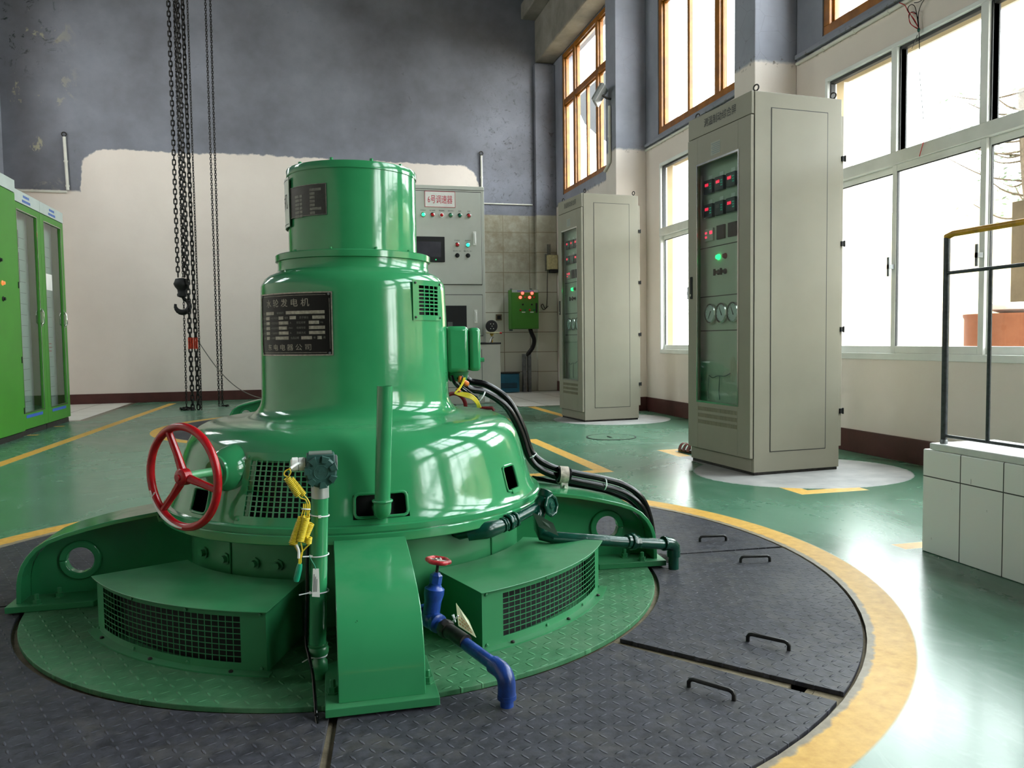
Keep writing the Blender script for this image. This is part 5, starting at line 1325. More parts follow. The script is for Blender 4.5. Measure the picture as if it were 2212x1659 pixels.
# ================================================================== GREEN CABINETS ON THE LEFT
def green_cab(y0, y1, x, h, lb, glassy=True, dep=.6):
    t_ = thing('green_cabinet', (x-dep/2, (y0+y1)/2, 0), lb, 'cabinet', 'green switchgear cabinets')
    m = MB(); g_ = .004; z0 = .05; hd = .13 if glassy else .13
    fy0, fy1 = y0+.14*(y1-y0)+.0, y1-.14*(y1-y0); gz0, gz1 = .22, h-.19
    m.box((x-dep, y0+g_, z0), (x-.03, y0+.02, h)); m.box((x-dep, y1-.02, z0), (x-.03, y1-g_, h)); m.box((x-dep, y0+.02, z0), (x-dep+.02, y1-.02, h)); m.box((x-dep+.02, y0+.02, h-.02), (x-.03, y1-.02, h)); m.box((x-dep+.02, y0+.02, z0), (x-.03, y1-.02, z0+.05))
    build('body', m, M_GCAB, t_, smooth=False, bevel=.003)
    build('plinth', MB().box((x-dep+.02, y0+.01, 0), (x-.02, y1-.01, z0)), M_IRON, t_, smooth=False)
    st_ = build('header', MB().box((x-.03, y0+g_, h-.115), (x+.004, y1-g_, h)), M_GSTRIP, t_, smooth=False, bevel=.002)
    m = MB(); yc_ = (y0+y1)/2
    for zz, n_ in ((h-.04, 6), (h-.085, 8)):
        for i in range(n_): m.box((x+.0038, yc_-.03*n_/2+i*.03, zz-.012), (x+.0052, yc_-.03*n_/2+i*.03+.021, zz+.012))
    build('lettering', m, M_INKB, st_, smooth=False)
    xd0, xd1 = x-.028, x
    m = MB()
    if glassy:
        m.box((xd0, y0+g_, z0+.01), (xd1, fy0, h-.12)); m.box((xd0, fy1, z0+.01), (xd1, y1-g_, h-.12)); m.box((xd0, fy0, gz1), (xd1, fy1, h-.12)); m.box((xd0, fy0, z0+.01), (xd1, fy1, gz0))
        d_ = build('door', m, M_GCAB, t_, smooth=False, bevel=.002)
        m = MB()
        for q_ in ((fy0-.008, gz0-.008, fy1+.008, gz0), (fy0-.008, gz1, fy1+.008, gz1+.008), (fy0-.008, gz0, fy0, gz1), (fy1, gz0, fy1+.008, gz1)): m.box((xd1-.001, q_[0], q_[1]), (xd1+.003, q_[2], q_[3]))
        build('glass_bead', m, M_CHR, d_, smooth=False)
        build('glass_pane', MB().box((x-.016, fy0, gz0), (x-.012, fy1, gz1)), M_GCGLASS, d_, smooth=False)
        ip = build('inner_panel', MB().box((x-.12, y0+.03, .12), (x-.116, y1-.03, h-.05)), M_GSTRIP, t_, smooth=False)
        m = MB(); rr = random.Random(int(y0*10))
        for i in range(16):
            z = .30+i*(h-.6)/16; m.box((x-.116, fy0+.02, z), (x-.114, fy1-.02, z+.003))
            if i in (3, 5, 7, 9) and y0 < 9.1:
                for j in range(14): m.box((x-.116, fy0+.05+j*.022, z+.03), (x-.108, fy0+.05+j*.022+.014, z+.06))
        build('terminal_row', m, M_INK, ip, smooth=False)
        if y0 < 9.1:
            build_each('relay_unit', MB().box((x-.116, fy0+.06, 1.48), (x-.085, fy0+.30, 1.78)).box((x-.116, fy0+.06, 1.83), (x-.085, fy0+.30, 2.0)), M_SCREEN, ip, smooth=False, bevel=.004)
            build('red_led', MB().box((x-.116, fy0+.08, 1.9+.13), (x-.10, fy0+.11, 2.05)).box((x-.116, fy0+.2, 2.03), (x-.10, fy0+.23, 2.05)).box((x-.116, fy0+.08, 1.1), (x-.11, fy0+.3, 1.104)), M_LED, ip, smooth=False)
            m = MB()
            for i in range(4): m.rings([(.016,0),(.012,.02)], (x-.116, fy0+.08+i*.07, 1.2), (1,0,0), seg=12)
            build_each('rotary_switch', m, M_BLKM, ip)
        else:
            build('paper_notice', MB().box((x-.0115, fy0+.05, 1.45), (x-.0105, fy0+.25, 1.62)), M_WT, ip, smooth=False)
            m = MB()
            for z in (.80, .84, .88): m.box((x-.116, fy0+.02, z), (x-.112, fy1-.08, z+.008))
            build('red_bus', m, M_LAMPR, ip, smooth=False)
        build('blue_label', MB().box((x+.0002, fy0+.03, gz0-.055), (x+.0016, fy1-.06, gz0-.025)), M_INKB, d_, smooth=False)
        build('handle', MB().box((x, fy1+.022, 1.06), (x+.006, fy1+.05, 1.22)).tube([(x+.006, fy1+.036, 1.08), (x+.022, fy1+.036, 1.10), (x+.022, fy1+.036, 1.20), (x+.004, fy1+.036, 1.24)], .007, 8), M_CHR, d_)
    else:
        m.box((xd0, y0+g_, z0+.01), (xd1, y1-g_, h-.12)); d_ = build('door', m, M_GCAB, t_, smooth=False, bevel=.002)
        for z, mt_ in ((1.62, M_BLKM), (1.42, paint('orange_lens', (220, 110, 60), .3, var=0, emit=.3)), (1.28, M_BLKM)):
            build('push_button', MB().rings([(.022,0),(.022,.006),(.014,.010),(.014,.022)], (x, y1-.42 if z != 1.62 else y1-.46, z), (1,0,0), seg=16), mt_, d_)
        build_each('hinge', MB().box((x, y1-.02, 1.40), (x+.006, y1-.008, 1.46)).box((x, y1-.02, .70), (x+.006, y1-.008, .76)).box((x, y1-.02, .22), (x+.006, y1-.008, .28)), M_BLKM, d_, smooth=False)
    return t_
green_cab(9.22, 10.02, -2.65, 2.345, 'green cabinet with glass door, farthest one at left')
green_cab(8.42, 9.22, -2.65, 2.345, 'green cabinet with chain reflection in its glass door, second from the far end')
green_cab(7.4, 8.42, -2.62, 2.40, 'closed green cabinet with buttons at the left edge of the picture', glassy=False)

# ================================================================== GOVERNOR
gv = thing('governor_cabinet', (1.85, 11.2, 0), 'light grey governor cabinet with red lettered sign behind the big machine', 'control cabinet')
yf = 10.95; x0, x1 = 1.22, 2.405; zb, zt = .83, 2.985
build('body', MB().box((x0, yf, zb), (x1, yf+.55, zt)), M_GOV, gv, smooth=False, bevel=.006)
build('top_rim', MB().box((x0-.004, yf-.006, zt-.055), (x1+.004, yf-.0005, zt-.050)), M_SEAL, gv, smooth=False)
d1 = build('upper_door', MB().box((x0+.06, yf-.018, 1.64), (x1-.05, yf-.001, 2.90)), M_GOV, gv, smooth=False, bevel=.003)
build('door_gap', MB().box((x1-.0505, yf-.004, 1.63), (x1-.043, yf-.0002, 2.91)).box((x0+.05, yf-.004, 1.63), (x1-.043, yf-.0002, 1.6375)).box((x0+.05, yf-.004, 2.9025), (x1-.043, yf-.0002, 2.91)), M_SEAL, gv, smooth=False)
d2 = build('lower_door', MB().box((x0+.06, yf-.018, .93), (x1-.05, yf-.001, 1.49)), M_GOV, gv, smooth=False, bevel=.003)
build('door_gap', MB().box((x1-.0505, yf-.004, .92), (x1-.043, yf-.0002, 1.50)).box((x0+.05, yf-.004, 1.4925), (x1-.043, yf-.0002, 1.50)).box((x0+.05, yf-.004, .92), (x1-.043, yf-.0002, .9275)), M_SEAL, gv, smooth=False)
sg = build('sign', MB().box((1.575, yf-.024, 2.685), (1.995, yf-.0185, 2.90)), M_WT, d1, smooth=False)
sf = plane_map((1.785, yf-.0245, 2.792), (1, 0, 0), (0, 0, 1))
ptext(sg, '6号调速器', .12, 0, 0, sf, M_REDI, width=.34, off=.001)
m = MB()
for q_ in ((1.575, 2.685, 1.995, 2.69), (1.575, 2.895, 1.995, 2.90), (1.575, 2.685, 1.58, 2.90), (1.99, 2.685, 1.995, 2.90)): m.box((q_[0], yf-.0255, q_[1]), (q_[2], yf-.0238, q_[3]))
build_each('sign_border', m, M_REDI, sg, smooth=False)
for i, (mt_, lb_) in enumerate(((M_LITG, 'lit green lamp'), (M_LAMPR, 'red lamp'), (M_LAMPR, 'red push button with white ring'), (paint('green_button', (60, 140, 100), .4, var=0), 'green push button'), (M_LAMPG, 'dark green lamp'), (M_LAMPR, 'red lamp, last of the row'))):
    xx = 1.552+i*.126; r_ = .030
    o_ = build('indicator_lamp', MB().rings([(r_*.8,0),(r_*.8,.012),(r_*.55,.028),(r_*.1,.033)], (xx, yf-.018, 2.58), (0,-1,0), seg=20), mt_, d1); lab(o_, lb_)
    build('lamp_bezel', MB().rings([(r_*1.08,0),(r_*1.08,.008),(r_*.8,.012)], (xx, yf-.0182, 2.58), (0,-1,0), seg=20), M_WT if i == 2 else M_CHR, o_)
names = ['交流指示', '电气故障', '事故停机', '紧急停机', '备用', '备用']
for i, s_ in enumerate(names):
    lf = plane_map((1.552+i*.126, yf-.0185, 2.640), (1, 0, 0), (0, 0, 1)); ptext(d1, s_, .02, 0, 0, lf, M_INK, off=.0008)
for (xx, mt_, s_, zz, lb_) in ((2.013, M_LAMPR, '手动指示', 2.18, 'red lamp, lower pair'), (2.162, M_LITC, '自动指示', 2.18, 'bright green lamp, lower pair')):
    o_ = lab(build('indicator_lamp', MB().rings([(.026,0),(.026,.012),(.016,.028),(.003,.033)], (xx, yf-.018, zz), (0,-1,0), seg=20), mt_, d1), lb_)
    build('lamp_bezel', MB().rings([(.032,0),(.032,.008),(.026,.012)], (xx, yf-.0182, zz), (0,-1,0), seg=20), M_CHR, o_)
    ptext(d1, s_, .02, 0, 0, plane_map((xx, yf-.0185, 2.24), (1,0,0), (0,0,1)), M_INK, off=.0008)
    build('rotary_switch', MB().rings([(.031,0),(.031,.006),(.026,.009),(.026,.018),(.02,.02)], (xx, yf-.018, 2.035), (0,-1,0), seg=20).box((xx-.006, yf-.05, 2.01), (xx+.006, yf-.036, 2.062)), M_BLKM, d1)
    ptext(d1, '增加 停止 减少', .017, 0, 0, plane_map((xx, yf-.0185, 2.095), (1,0,0), (0,0,1)), M_INK, off=.0008, width=.12)
tp = build('touch_screen', MB().box((1.42, yf-.032, 1.94), (1.838, yf-.018, 2.285)), M_BLKM, d1, smooth=False, bevel=.006)
build('display', MB().box((1.45, yf-.0335, 2.005), (1.785, yf-.0321, 2.215)), M_SCREEN, tp, smooth=False)
build('status_light', MB().cyl((1.712, yf-.034, 1.972), (1.712, yf-.0321, 1.972), .006, 10), M_LITG, tp)
for d_, z0_, z1_ in ((d1, 2.175, 2.365), (d2, 1.10, 1.285)):
    hp = build('handle', MB().box((2.235, yf-.028, z0_), (2.28, yf-.0185, z1_)), M_WT, d_, smooth=False, bevel=.004)
    build('grip', MB().tube([(2.257, yf-.032, z0_+.03), (2.257, yf-.042, z0_+.045), (2.257, yf-.042, z1_-.045), (2.257, yf-.032, z1_-.03)], .009, 10), M_WT, hp)
wv = build('viewing_window', MB().box((1.66, yf-.022, 1.02), (2.13, yf-.0185, 1.345)), M_BLKM, d2, smooth=False, bevel=.002)
build('window_sticker', MB().box((1.86, yf-.0236, 1.04), (1.93, yf-.0222, 1.12)), paint('dim_sticker', (90, 92, 90), .6, var=0), wv, smooth=False)
yl = 10.66
lbx = thing('oil_tank_cabinet', (1.87, 11.1, 0), 'warm grey lower cabinet with black top carrying the governor', 'cabinet')
build('body', MB().box((1.2, yl, 0), (2.54, 11.55, .805)), M_GOVB, lbx, smooth=False, bevel=.005)
build('black_top', MB().box((1.19, yl-.006, .806), (2.55, 11.56, .829)), M_BLKM, lbx, smooth=False, bevel=.003)
build('panel_seam', MB().box((1.24, yl-.002, .225), (2.28, yl+.001, .231)).box((2.275, yl-.002, .231), (2.281, yl+.001, .74)), M_SEAL, lbx, smooth=False)
build('hinge_plate', MB().box((2.31, yl-.012, .02), (2.375, yl-.001, .13)).cyl((2.345, yl-.02, .09), (2.345, yl-.01, .09), .014, 12), M_WT, lbx, smooth=False)
# black gauge on the lower cabinet
gg = thing('pressure_gauge', (2.455, 10.80, .829), 'black round pressure gauge on a valve beside the governor', 'gauge')
build('gauge_case', MB().rings([(.06,0),(.083,.004),(.083,.035),(.078,.04)], (2.445, 10.80, 1.055), (.15,-1,0), seg=32), M_BLKM, gg)
m = MB()
for (a_, b_) in ((-.022,.03),(.018,.03),(-.002,.0),(-.022,-.035),(.018,-.035)): m.cyl((2.451+a_, 10.757, 1.055+b_), (2.451+a_, 10.752, 1.055+b_), .006, 8)
build('white_mark', m, M_WT, gg)
build('stem', MB().cyl((2.455, 10.80, .829), (2.455, 10.80, .98), .014, 12).rings([(.026,0),(.026,.03)], (2.455, 10.80, .93), seg=6), paint('brass', (170, 140, 60), .35, metal=.7, var=.1), gg)
build('red_white_lever', MB().tube([(2.37, 10.76, .965), (2.50, 10.76, .962), (2.555, 10.76, .960)], .011, 10), M_BEIGE, gg)
build('lever_tip', MB().tube([(2.555, 10.76, .960), (2.585, 10.76, .959)], .0125, 10), M_LAMPR, gg)
build('chrome_pipe', MB().tube([(2.43, 10.79, .829), (2.44, 10.79, .87), (2.465, 10.79, .91)], .018, 10), M_CHR, gg)
# red floor valve wheel in front of the governor
rw = thing('floor_hand_wheel', (1.66, 9.55, 0), 'dark red handwheel on the floor glimpsed under the black cables', 'handwheel')
c = Vector((1.69, 9.55, .07)); 
build('rim', MB().torus(c+Vector((.0,0,.0)), .15, .024, (.25, -1, .15), 40, 10), paint('dark_red_paint', (128, 22, 28), .35, var=.2), rw)
build('stand', MB().cyl((1.69, 9.6, 0), (1.69, 9.58, .08), .03, 12).box((1.60, 9.54, 0), (1.78, 9.66, .012)), M_IRON, rw)
m = MB(); m.tube([(2.02, 9.5, .0), (2.0, 9.5, .035), (2.14, 9.45, .035), (2.16, 9.45, 0)], .022, 10)
tag(build('red_pipe_stub', m, MATS['dark_red_paint']), 'short red pipe stub on the floor behind the black cables', 'pipe')

# ================================================================== BACK WALL THINGS
yb_ = YB-.10
gb = thing('wall_control_box', (3.5, YB-.22, 1.03), 'small green control box with red lamps hung on the tiled back wall', 'control box')
gx0, gx1, gz0, gz1 = 3.20, 3.66, 1.04, 1.68; yg = 12.62
build('body', MB().box((gx0, yg, gz0), (gx1, YB-.101, gz1)), M_GCAB, gb, smooth=False, bevel=.004)
dd_ = build('door', MB().box((gx0+.005, yg-.016, gz0+.005), (gx1-.005, yg-.001, gz1-.05)), M_GCAB, gb, smooth=False, bevel=.003)
hs_ = build('header', MB().box((gx0+.01, yg-.018, gz1-.045), (gx1-.01, yg-.001, gz1-.005)), M_GSTRIP, gb, smooth=False)
m = MB()
for i in range(11): m.box((gx0+.10+i*.025, yg-.0195, gz1-.036), (gx0+.10+i*.025+.017, yg-.0178, gz1-.016))
build('lettering', m, M_INKB, hs_, smooth=False)
for (fx_, fz_, mt_, lb_) in ((.40,.905,M_LITR,'lit red lamp'),(.75,.905,M_LITR,'lit red lamp'),(.32,.80,M_LITR,'lit red lamp'),(.66,.80,M_LITR,'lit red lamp'),(.50,.80,M_LAMPR,'unlit red lamp'),(.83,.80,M_LAMPR,'unlit red lamp'),
    (.41,.62,M_BLKM,'black switch'),(.74,.62,M_BLKM,'black switch'),(.32,.48,M_LAMPR,'red button'),(.50,.48,M_LAMPG,'green button'),(.66,.48,M_LAMPR,'red button'),(.83,.48,M_LAMPG,'green button')):
    r_ = .024 if mt_ is M_LITR else .015
    lab(build('indicator_lamp', MB().rings([(r_,0),(r_,.01),(r_*.6,.02)], (gx0+(gx1-gx0)*fx_, yg-.016, gz0+(gz1-gz0)*fz_), (0,-1,0), seg=14), mt_, dd_), lb_)
build('door_lock', MB().box((gx1-.055, yg-.024, gz0+.26), (gx1-.025, yg-.016, gz0+.42)), M_BLKM, dd_, smooth=False)
build('small_label', MB().box((gx0+.17, yg-.018, gz0+.265), (gx0+.23, yg-.0161, gz0+.28)).box((gx0+.31, yg-.018, gz0+.265), (gx0+.37, yg-.0161, gz0+.28)), M_WT, dd_, smooth=False)
build_each('mounting_lug', MB().box((gx0+.03, YB-.106, gz1), (gx0+.07, YB-.1005, gz1+.03)).box((gx1-.09, YB-.106, gz1), (gx1-.05, YB-.1005, gz1+.03)).box((gx0+.01, YB-.106, gz0-.03), (gx0+.07, YB-.1005, gz0)), M_ZINC, gb, smooth=False)
hs = MB().tube(spline([(3.53, 12.70, 1.06), (3.55, 12.69, .98), (3.60, 12.70, .86), (3.58, 12.72, .74), (3.52, 12.76, .64), (3.50, 12.78, .60)]), .035, 14)
tag(build('flexible_hose', hs, M_BLK), 'black flexible hose below the small green wall box', 'hose')
for xx_, w_ in ((3.42, 'left'), (3.505, 'right')):
    tag(build('steel_channel', MB().box((xx_, 12.74, 0), (xx_+.055, 12.82, .63)), M_ZINC, smooth=False, bevel=.004), w_+' one of two upright grey steel channels under the small green wall box', 'channel', 'steel channels by the wall')
bx = thing('blue_box', (3.15, 12.76, 0), 'blue metal box on the floor against the tiled back wall', 'box')
build('body', MB().box((2.96, 12.62, .01), (3.32, YB-.05, .315)), M_TBLUE, bx, smooth=False, bevel=.008)
build('lid', MB().box((2.95, 12.61, .316), (3.33, YB-.04, .335)), M_IRON, bx, smooth=False)
m = MB()
for i in range(5): m.box((3.0, 12.617, .08+i*.018), (3.28, 12.6201, .088+i*.018))
build('vent_slot', m, M_BLKM, bx, smooth=False)
so = thing('wall_socket', (3.05, YB-.01, 1.19), 'small dirty square wall socket left of the green wall box', 'socket')
build('plate', MB().box((3.01, YB-.012, 1.19), (3.11, YB-.0005, 1.29)), paint('dirty_socket', (120, 104, 78), .6, var=.3, nscale=60), so, smooth=False, bevel=.002)
build('recess', MB().box((3.03, YB-.014, 1.21), (3.09, YB-.0121, 1.27)), M_BLKM, so, smooth=False)
ph = thing('wall_unit', (3.93, YB-.16, 1.9), 'old beige wall unit with hanging cord at the back corner', 'wall unit')
build('body', MB().box((3.86, YB-.22, 2.02), (4.03, YB-.101, 2.26)), M_BEIGE, ph, smooth=False, bevel=.012)
build('dark_slot', MB().box((3.90, YB-.223, 1.97), (4.03, YB-.10, 2.02)), M_BLKM, ph, smooth=False)
build('bracket', MB().box((3.88, YB-.14, 2.26), (3.93, YB-.101, 2.44)).box((3.84, YB-.13, 2.0), (3.86, YB-.101, 2.28)), M_ENGR2, ph, smooth=False)
m = MB(); m.tube(spline([(3.875, YB-.13, 2.02), (3.87, YB-.12, 1.8), (3.865, YB-.12, 1.55), (3.85, YB-.12, 1.40), (3.80, YB-.12, 1.36), (3.76, YB-.12, 1.42), (3.79, YB-.12, 1.45), (3.83, YB-.12, 1.38), (3.88, YB-.12, 1.42)]), .006, 8); build('cord', m, M_IRON, ph)
# conduits
def conduit(pts, r, lb, mat=M_PVC, eye=None):
    t_ = thing('conduit', Vector(pts[0]), lb, 'conduit', 'white wall conduits'); m = MB(); m.tube(pts, r, 10)
    for i in range(len(pts)-1):
        a_, b_ = Vector(pts[i]), Vector(pts[i+1]); L_ = (b_-a_).length
        for s_ in range(1, int(L_/.35)+1): p_ = a_.lerp(b_, s_*.35/L_); m.rings([(r*1.25, -.012), (r*1.25, .012)], p_, (b_-a_), seg=10)
    build('tube', m, mat, t_, ang=60)
    if eye: build('hook_eye', MB().torus(Vector(eye)+Vector((0, 0, .035)), .03, .008, (0, 1, 0), 20, 8), M_IRON, t_)
    return t_
yp = YB-.027; conduit([(-3.345, yp, 3.87), (-3.325, yp, 3.11)], .022, 'white upright conduit on the back wall at upper left', eye=(-3.345, yp, 3.87))
yp = YB-.0215; conduit([(-4.14, yp, 3.09), (-3.34, yp, 3.085)], .018, 'white horizontal conduit above the green cabinets')
conduit([(2.80, yp, 3.87), (2.80, yp, 3.15)], .018, 'thin upright conduit above the governor', eye=(2.80, yp, 3.87))
yp = YB-.0145; conduit([(2.45, yp, 3.10), (3.66, yp, 3.10)], .012, 'thin beige conduit crossing the back wall above the tiles')
conduit([(XR-.0145, 5.79, 3.045), (XR-.0145, 3.17, 3.045)], .014, 'white conduit along the wall above the near white window')
conduit([(XR-.0145, 8.77, 3.045), (XR-.0145, 6.2, 3.045)], .014, 'white conduit along the wall behind the near cabinet')
# floodlight on the pillar
fl_ = thing('floodlight', (3.40, 8.95, 3.55), 'small square floodlight on the pillar above the far cabinet', 'floodlight')
c = Vector((3.36, 8.93, 3.70)); M_ = Matrix.Translation(c) @ Matrix.Rotation(rad(-28), 4, 'Z') @ Matrix.Rotation(rad(32), 4, 'Y')
build('housing', MB().box((-.02, -.13, -.11), (.03, .13, .11), M_), M_ALU, fl_, smooth=False, bevel=.008)
build('lens', MB().box((-.034, -.12, -.10), (-.021, .12, .10), M_), paint('frosted_lens', (120, 122, 116), .3, var=.05), fl_, smooth=False)
build('bracket', MB().tube([c+Vector((.03, 0, 0)), c+Vector((.08, 0, -.03)), (3.499, 8.93, 3.66)], .014, 8), M_IRON, fl_)
conduit([(3.481, 8.93, 3.58), (3.481, 8.93, 2.93), (3.481, 9.10, 2.86)], .018, 'white conduit running down the pillar below the floodlight')

# ================================================================== CHAINS
def chain(p, q, pitch, r, w, name, lb, grp, extra=None):
    """interlocked oval links, each turned a quarter against the last"""
    path = [Vector(p), Vector(q)] if extra is None else [Vector(p)]+[Vector(v) for v in extra]+[Vector(q)]
    seg = []; L = 0
    for a_, b_ in zip(path, path[1:]): seg.append((L, a_, b_)); L += (b_-a_).length
    def at(s):
        for l0, a_, b_ in reversed(seg):
            if s >= l0: return a_+(b_-a_).normalized()*(s-l0), (b_-a_).normalized()
    m = MB(); n_ = int(L/pitch); tw = random.uniform(0, PI)
    for i in range(n_):
        c_, d_ = at((i+.5)*pitch); sd = d_.orthogonal().normalized(); up_ = d_.cross(sd)
        th = tw+(PI/2 if i % 2 else 0)+random.uniform(-.12, .12); s_ = sd*math.cos(th)+up_*math.sin(th)
        hl = pitch*.5+r*.35; pts = []
        for k_ in range(10):
            t_ = 2*PI*k_/10; cx_ = math.cos(t_); sx_ = math.sin(t_)
            pts.append(c_+d_*(cx_*w*.5+(hl-w*.5+r*.6)*(1 if cx_ > .01 else -1 if cx_ < -.01 else 0))+s_*sx_*w*.5)
        m.tube(pts, r, 5, closed=True)
    return tag(build(name, m, M_CHAIN, ang=80), lb, 'chain', grp)
yk = 11.12; ZT = ZC-.6
def plumb(px, py, Y, z): v = YP(px, py, Y); return Vector((v.x, Y, z))
hk = YP(391, 601, yk)
ch = 'chains of the hoist'
chain((hk.x-.035, yk, hk.z+.02), (hk.x-.035, yk, ZT), .062, .0085, .036, 'hoist_chain', 'thick chain on the left of the pair holding the hook', ch)
chain((hk.x+.045, yk, hk.z+.02), (hk.x+.045, yk, ZT), .062, .0085, .036, 'hoist_chain', 'thick chain on the right of the pair holding the hook', ch)
a_ = YP(422, 880, yk); 
chain((a_.x-.02, yk-.09, .015), (a_.x-.04, yk-.09, ZT), .062, .0095, .040, 'hoist_chain', 'thick slack chain reaching the floor, left one of two', ch)
chain((a_.x+.045, yk-.05, .015), (a_.x+.01, yk-.05, ZT), .062, .0095, .040, 'hoist_chain', 'thick slack chain reaching the floor, right one of two', ch)
chain((a_.x+.09, yk-.12, .01), (a_.x+.085, yk-.12, ZT), .034, .0045, .020, 'hand_chain', 'thin hand chain right beside the thick slack chains', 'thin hand chains')
chain((a_.x-.12, yk+.09, .01), (hk.x+.02, yk+.09, ZT), .034, .0045, .020, 'hand_chain', 'thin hand chain passing behind the hook to the floor', 'thin hand chains', extra=[(hk.x+.01, yk+.09, 1.3)])
b0 = YP(477, 876, 11.6)
chain((b0.x-.02, 11.6, .01), (b0.x-.03, 11.6, ZT), .034, .005, .022, 'hand_chain', 'left one of the two thin hand chains hanging apart on the right', 'thin hand chains')
chain((b0.x+.02, 11.62, .01), (b0.x+.035, 11.62, ZT), .034, .005, .022, 'hand_chain', 'right one of the two thin hand chains hanging apart on the right', 'thin hand chains')
m = MB()
for i in range(20):
    th = random.uniform(0, 2*PI); c_ = Vector((a_.x-.11+random.uniform(-.07, .10), yk-.02+random.uniform(-.06, .05), .012+random.uniform(0, .02))); s_ = Vector((math.cos(th), math.sin(th), random.uniform(-.3, .3)))
    m.torus(c_, .022, .007, (random.gauss(0, .4), random.gauss(0, .4), 1), 10, 5)
tag(build('chain_pile', m, M_CHAIN, ang=80), 'small heap of chain lying on the floor under the hoist', 'chain')
m = MB()
for i in range(8): m.torus(Vector((b0.x+.02+i*.012, 11.56-i*.008, .012+.006*(i % 2))), .014, .005, (random.gauss(0, .5), random.gauss(0, .5), 1), 10, 5)
tag(build('chain_pile', m, M_CHAIN, ang=80), 'few chain links lying on the floor under the right hand chains', 'chain')
ho = thing('crane_hook', (hk.x, yk, 1.3), 'black crane hook hanging from two thick chains', 'hook')
hz = hk.z
m = MB(); m.rings([(.03,.0),(.075,.01),(.085,.04),(.10,.075),(.085,.11),(.055,.15),(.05,.19),(.062,.21),(.058,.235),(.02,.25)], (hk.x+.005, yk, hz), (0, 0, -1), seg=12); build('hook_block', m, M_BLKM, ho, ang=50)
m = MB(); cH = Vector((hk.x, yk, hz-.355)); pts = [Vector((hk.x+.015, yk, hz-.24)), Vector((hk.x+.03, yk, hz-.265))]; rs = [.022, .024]
for i in range(15):
    th = rad(70-i*19); pts.append(cH+Vector((math.cos(th)*.085+.005, 0, math.sin(th)*.085))); rs.append(.022+.014*math.sin(min(1, i/9)*PI*.6)-(.0 if i < 9 else (i-9)*.0045))
m.tube(spline(pts, 3), [max(.007, rs[min(i//3, len(rs)-1)]) for i in range((len(pts)-1)*3+1)], 10); build('hook', m, M_BLKM, ho, ang=80)
m = MB(); c_ = YP(420, 741, yk-.03)
for i in range(9): m.box((c_.x-.06+i*.013, yk-.15+.012*(i % 2), c_.z-.075), (c_.x-.05+i*.013, yk-.138+.012*(i % 2), c_.z+.07))
tag(build('orange_cloth', m, M_ORC, smooth=False), 'orange cloth tied around the thick slack chains', 'cloth')
m = MB(); pts = [YP(424, 730, yk-.02), YP(440, 755, yk-.02), YP(465, 790, 11.1), YP(495, 823, 11.0), YP(525, 845, 10.8), YP(560, 859, 10.6), YP(600, 862, 10.4)]; m.tube(spline(pts), .0055, 8)
tag(build('pull_rope', m, M_ROPE), 'thin grey rope stretched from the chains towards the machine', 'rope')

# ================================================================== RAILING AND TILED KERB
XB = 2.33
kb = thing('tiled_wall', (2.5, .8, 0), 'low white tiled wall at the right edge under the railing', 'low wall')
build('tiled_face', MB().box((XB, -1.5, 0), (XB+.30, 2.63, .405)), M_BTILE, kb, smooth=False, bevel=.004)
build('top_slab', MB().box((XB+.002, -1.5, .406), (XB+.31, 2.60, .432)), paint('white_slab', (220, 222, 218), .4, var=.05, nscale=12), kb, smooth=False, bevel=.004)
rl = thing('railing', (XB+.04, 2.5, .432), 'dark steel pipe railing with yellow top rail on the tiled wall', 'railing')
xr_ = XB+.035
p0 = XP(2042, 960, xr_); yr0 = XP(2043, 700, xr_).y; zt_ = XP(2045, 514, xr_).z; zm_ = XP(2045, 590, xr_).z; zl_ = XP(2045, 942, xr_).z; yr1 = XP(2137, 760, xr_).y
m = MB()
for i in range(3): m.cyl((xr_, yr0-i*1.6, .432), (xr_, yr0-i*1.6, zt_), .0118, 14)
build_each('post', m, M_RAIL, rl)
build('post_foot', MB().rings([(.014,0),(.014,.012),(.012,.016)], (xr_, yr0, .432), seg=14), M_ZINC, rl)
build('top_rail', MB().tube([(xr_, yr0+.004, zt_+.003), (xr_, yr0-.03, zt_+.012), (xr_, -1.4, zt_+.012)], .0115, 14), M_RAILY, rl)
build('middle_rail', MB().cyl((xr_, yr0, zm_), (xr_, -1.4, zm_), .0068, 12), M_RAIL, rl)
build('bottom_rail', MB().cyl((xr_, yr0, zl_), (xr_, -1.4, zl_), .0062, 12), M_RAIL, rl)
m = MB()
for i in range(18): yy_ = yr1-i*.2; 
for i in range(10): m.cyl((xr_, yr1-i*(yr0-yr1), zl_), (xr_, yr1-i*(yr0-yr1), zm_), .0070, 10)
build_each('baluster', m, M_RAIL, rl)
# loose wires hanging at the near window
xw = XR-.03
lw = thing('loose_wire', XP(1984, 66, xw), 'loose red and black wires tied together above the near white window', 'wire')
def W(px, py): return XP(px, py, xw)
m = MB(); 
m.tube(spline([W(1975, 6), W(1985, 4), W(1995, -3), W(2005, -12)]), .0025, 6); m.tube(spline([W(1984, 60), W(1972, 40), W(1961, 20), W(1968, 10), W(1976, 14), W(1980, 30), W(1984, 60)]), .0025, 6)
m.tube(spline([W(1984, 62), W(1984, 30), W(1990, 10), W(1999, -4)]), .0025, 6); m.tube(spline([W(1984, 64), W(1966, 50), W(1965, 30), W(1975, 26), W(1983, 40), W(1985, 64)]), .0022, 6)
m.tube(spline([W(1985, 66), W(1986, 100), W(1986, 150), W(1990, 200), W(1995, 260)]), .0025, 6); m.tube([W(1982, 75), W(1970, 105)], .002, 6)
build('black_wire', m, M_BLK, lw)
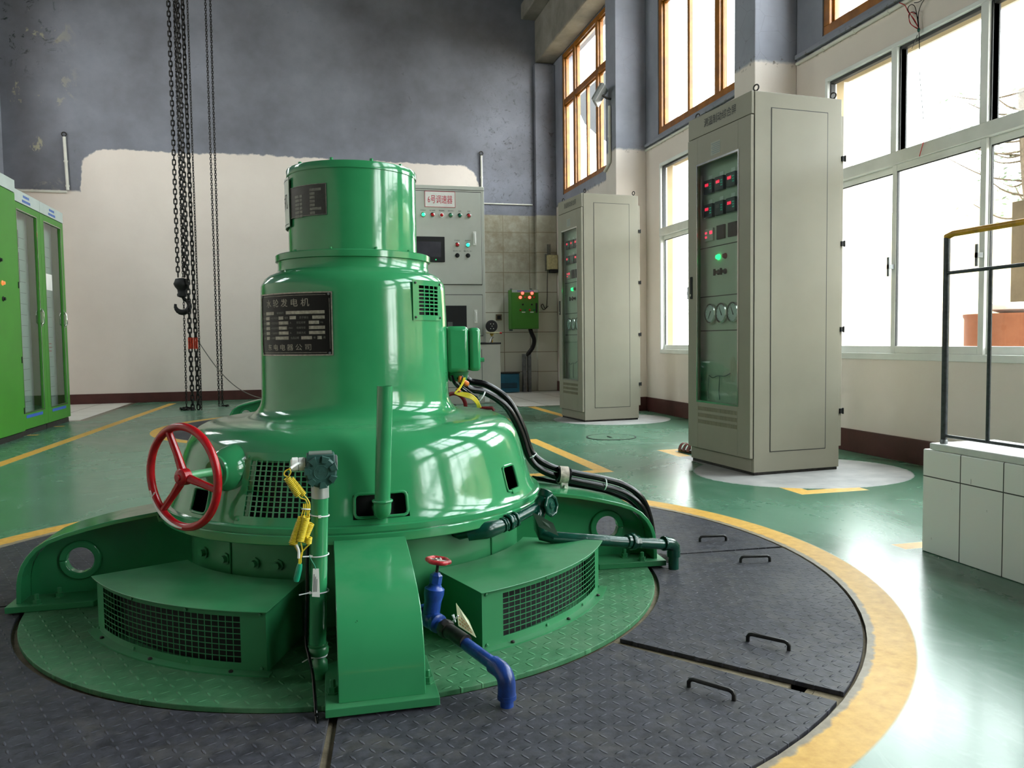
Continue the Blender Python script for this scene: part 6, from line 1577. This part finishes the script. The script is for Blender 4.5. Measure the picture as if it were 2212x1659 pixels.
m = MB(); m.tube(spline([W(1984, 60), W(1975, 42), W(1962, 26), W(1955, 12), W(1943, 6)]), .0026, 6); m.tube(spline([W(1984, 62), W(1968, 52), W(1963, 34), W(1968, 27), W(1978, 30)]), .0024, 6); m.tube([W(1995, 306), W(1986, 338)], .0026, 6)
build('red_wire', m, M_LAMPR, lw)
build('wire_knot', MB().rings([(.006,-.012),(.01,0),(.006,.012)], W(1984.5, 65), seg=10), M_DG, lw)
# red brown bag behind the near cabinet
bg = thing('sandal', (2.63, 5.33, 0), 'red-brown leather sandal on the floor behind the near grey cabinet', 'sandal')
c = G(1488, 980)+Vector((.03, .06, 0))
m = MB(); M_ = Matrix.Translation(c) @ Matrix.Rotation(rad(10), 4, 'Z')
m.prism([( .045*math.cos(t)-.0, .12*math.sin(t)) for t in [2*PI*i/20 for i in range(20)]], .0, .022); m.xf(M_)
build('sole', m, M_BLK, bg)
m = MB()
for k_ in (-.05, .0, .05):
    m.mbox(lambda u, v, w: M_ @ Vector(((.046+w)*math.cos(u), k_+v, .015+(.05+w)*math.sin(u))), 0, PI, -.014, .014, 0, .004, 10, 1)
build_each('strap', m, M_BROWN, bg)

# ================================================================== LIGHT
wd = bpy.data.worlds.new('overcast_sky'); SC.world = wd; wd.use_nodes = True
nt = wd.node_tree; bgn = nt.nodes['Background']
tc = nt.nodes.new('ShaderNodeTexCoord'); sx = nt.nodes.new('ShaderNodeSeparateXYZ'); nt.links.new(tc.outputs['Generated'], sx.inputs[0])
mr = nt.nodes.new('ShaderNodeMapRange'); nt.links.new(sx.outputs[2], mr.inputs[0]); mr.inputs[1].default_value = -.1; mr.inputs[2].default_value = .7
mx = nt.nodes.new('ShaderNodeMix'); mx.data_type = 'RGBA'; nt.links.new(mr.outputs[0], mx.inputs[0])
mx.inputs[6].default_value = (1, .985, .95, 1); mx.inputs[7].default_value = (.88, .95, 1.0, 1)
nt.links.new(mx.outputs[2], bgn.inputs[0]); bgn.inputs[1].default_value = 4.0
SC.view_settings.view_transform = 'Standard'; SC.view_settings.look = 'None'; SC.view_settings.gamma = 1
SC.view_settings.use_curve_mapping = False; SC.view_settings.exposure = 2.12
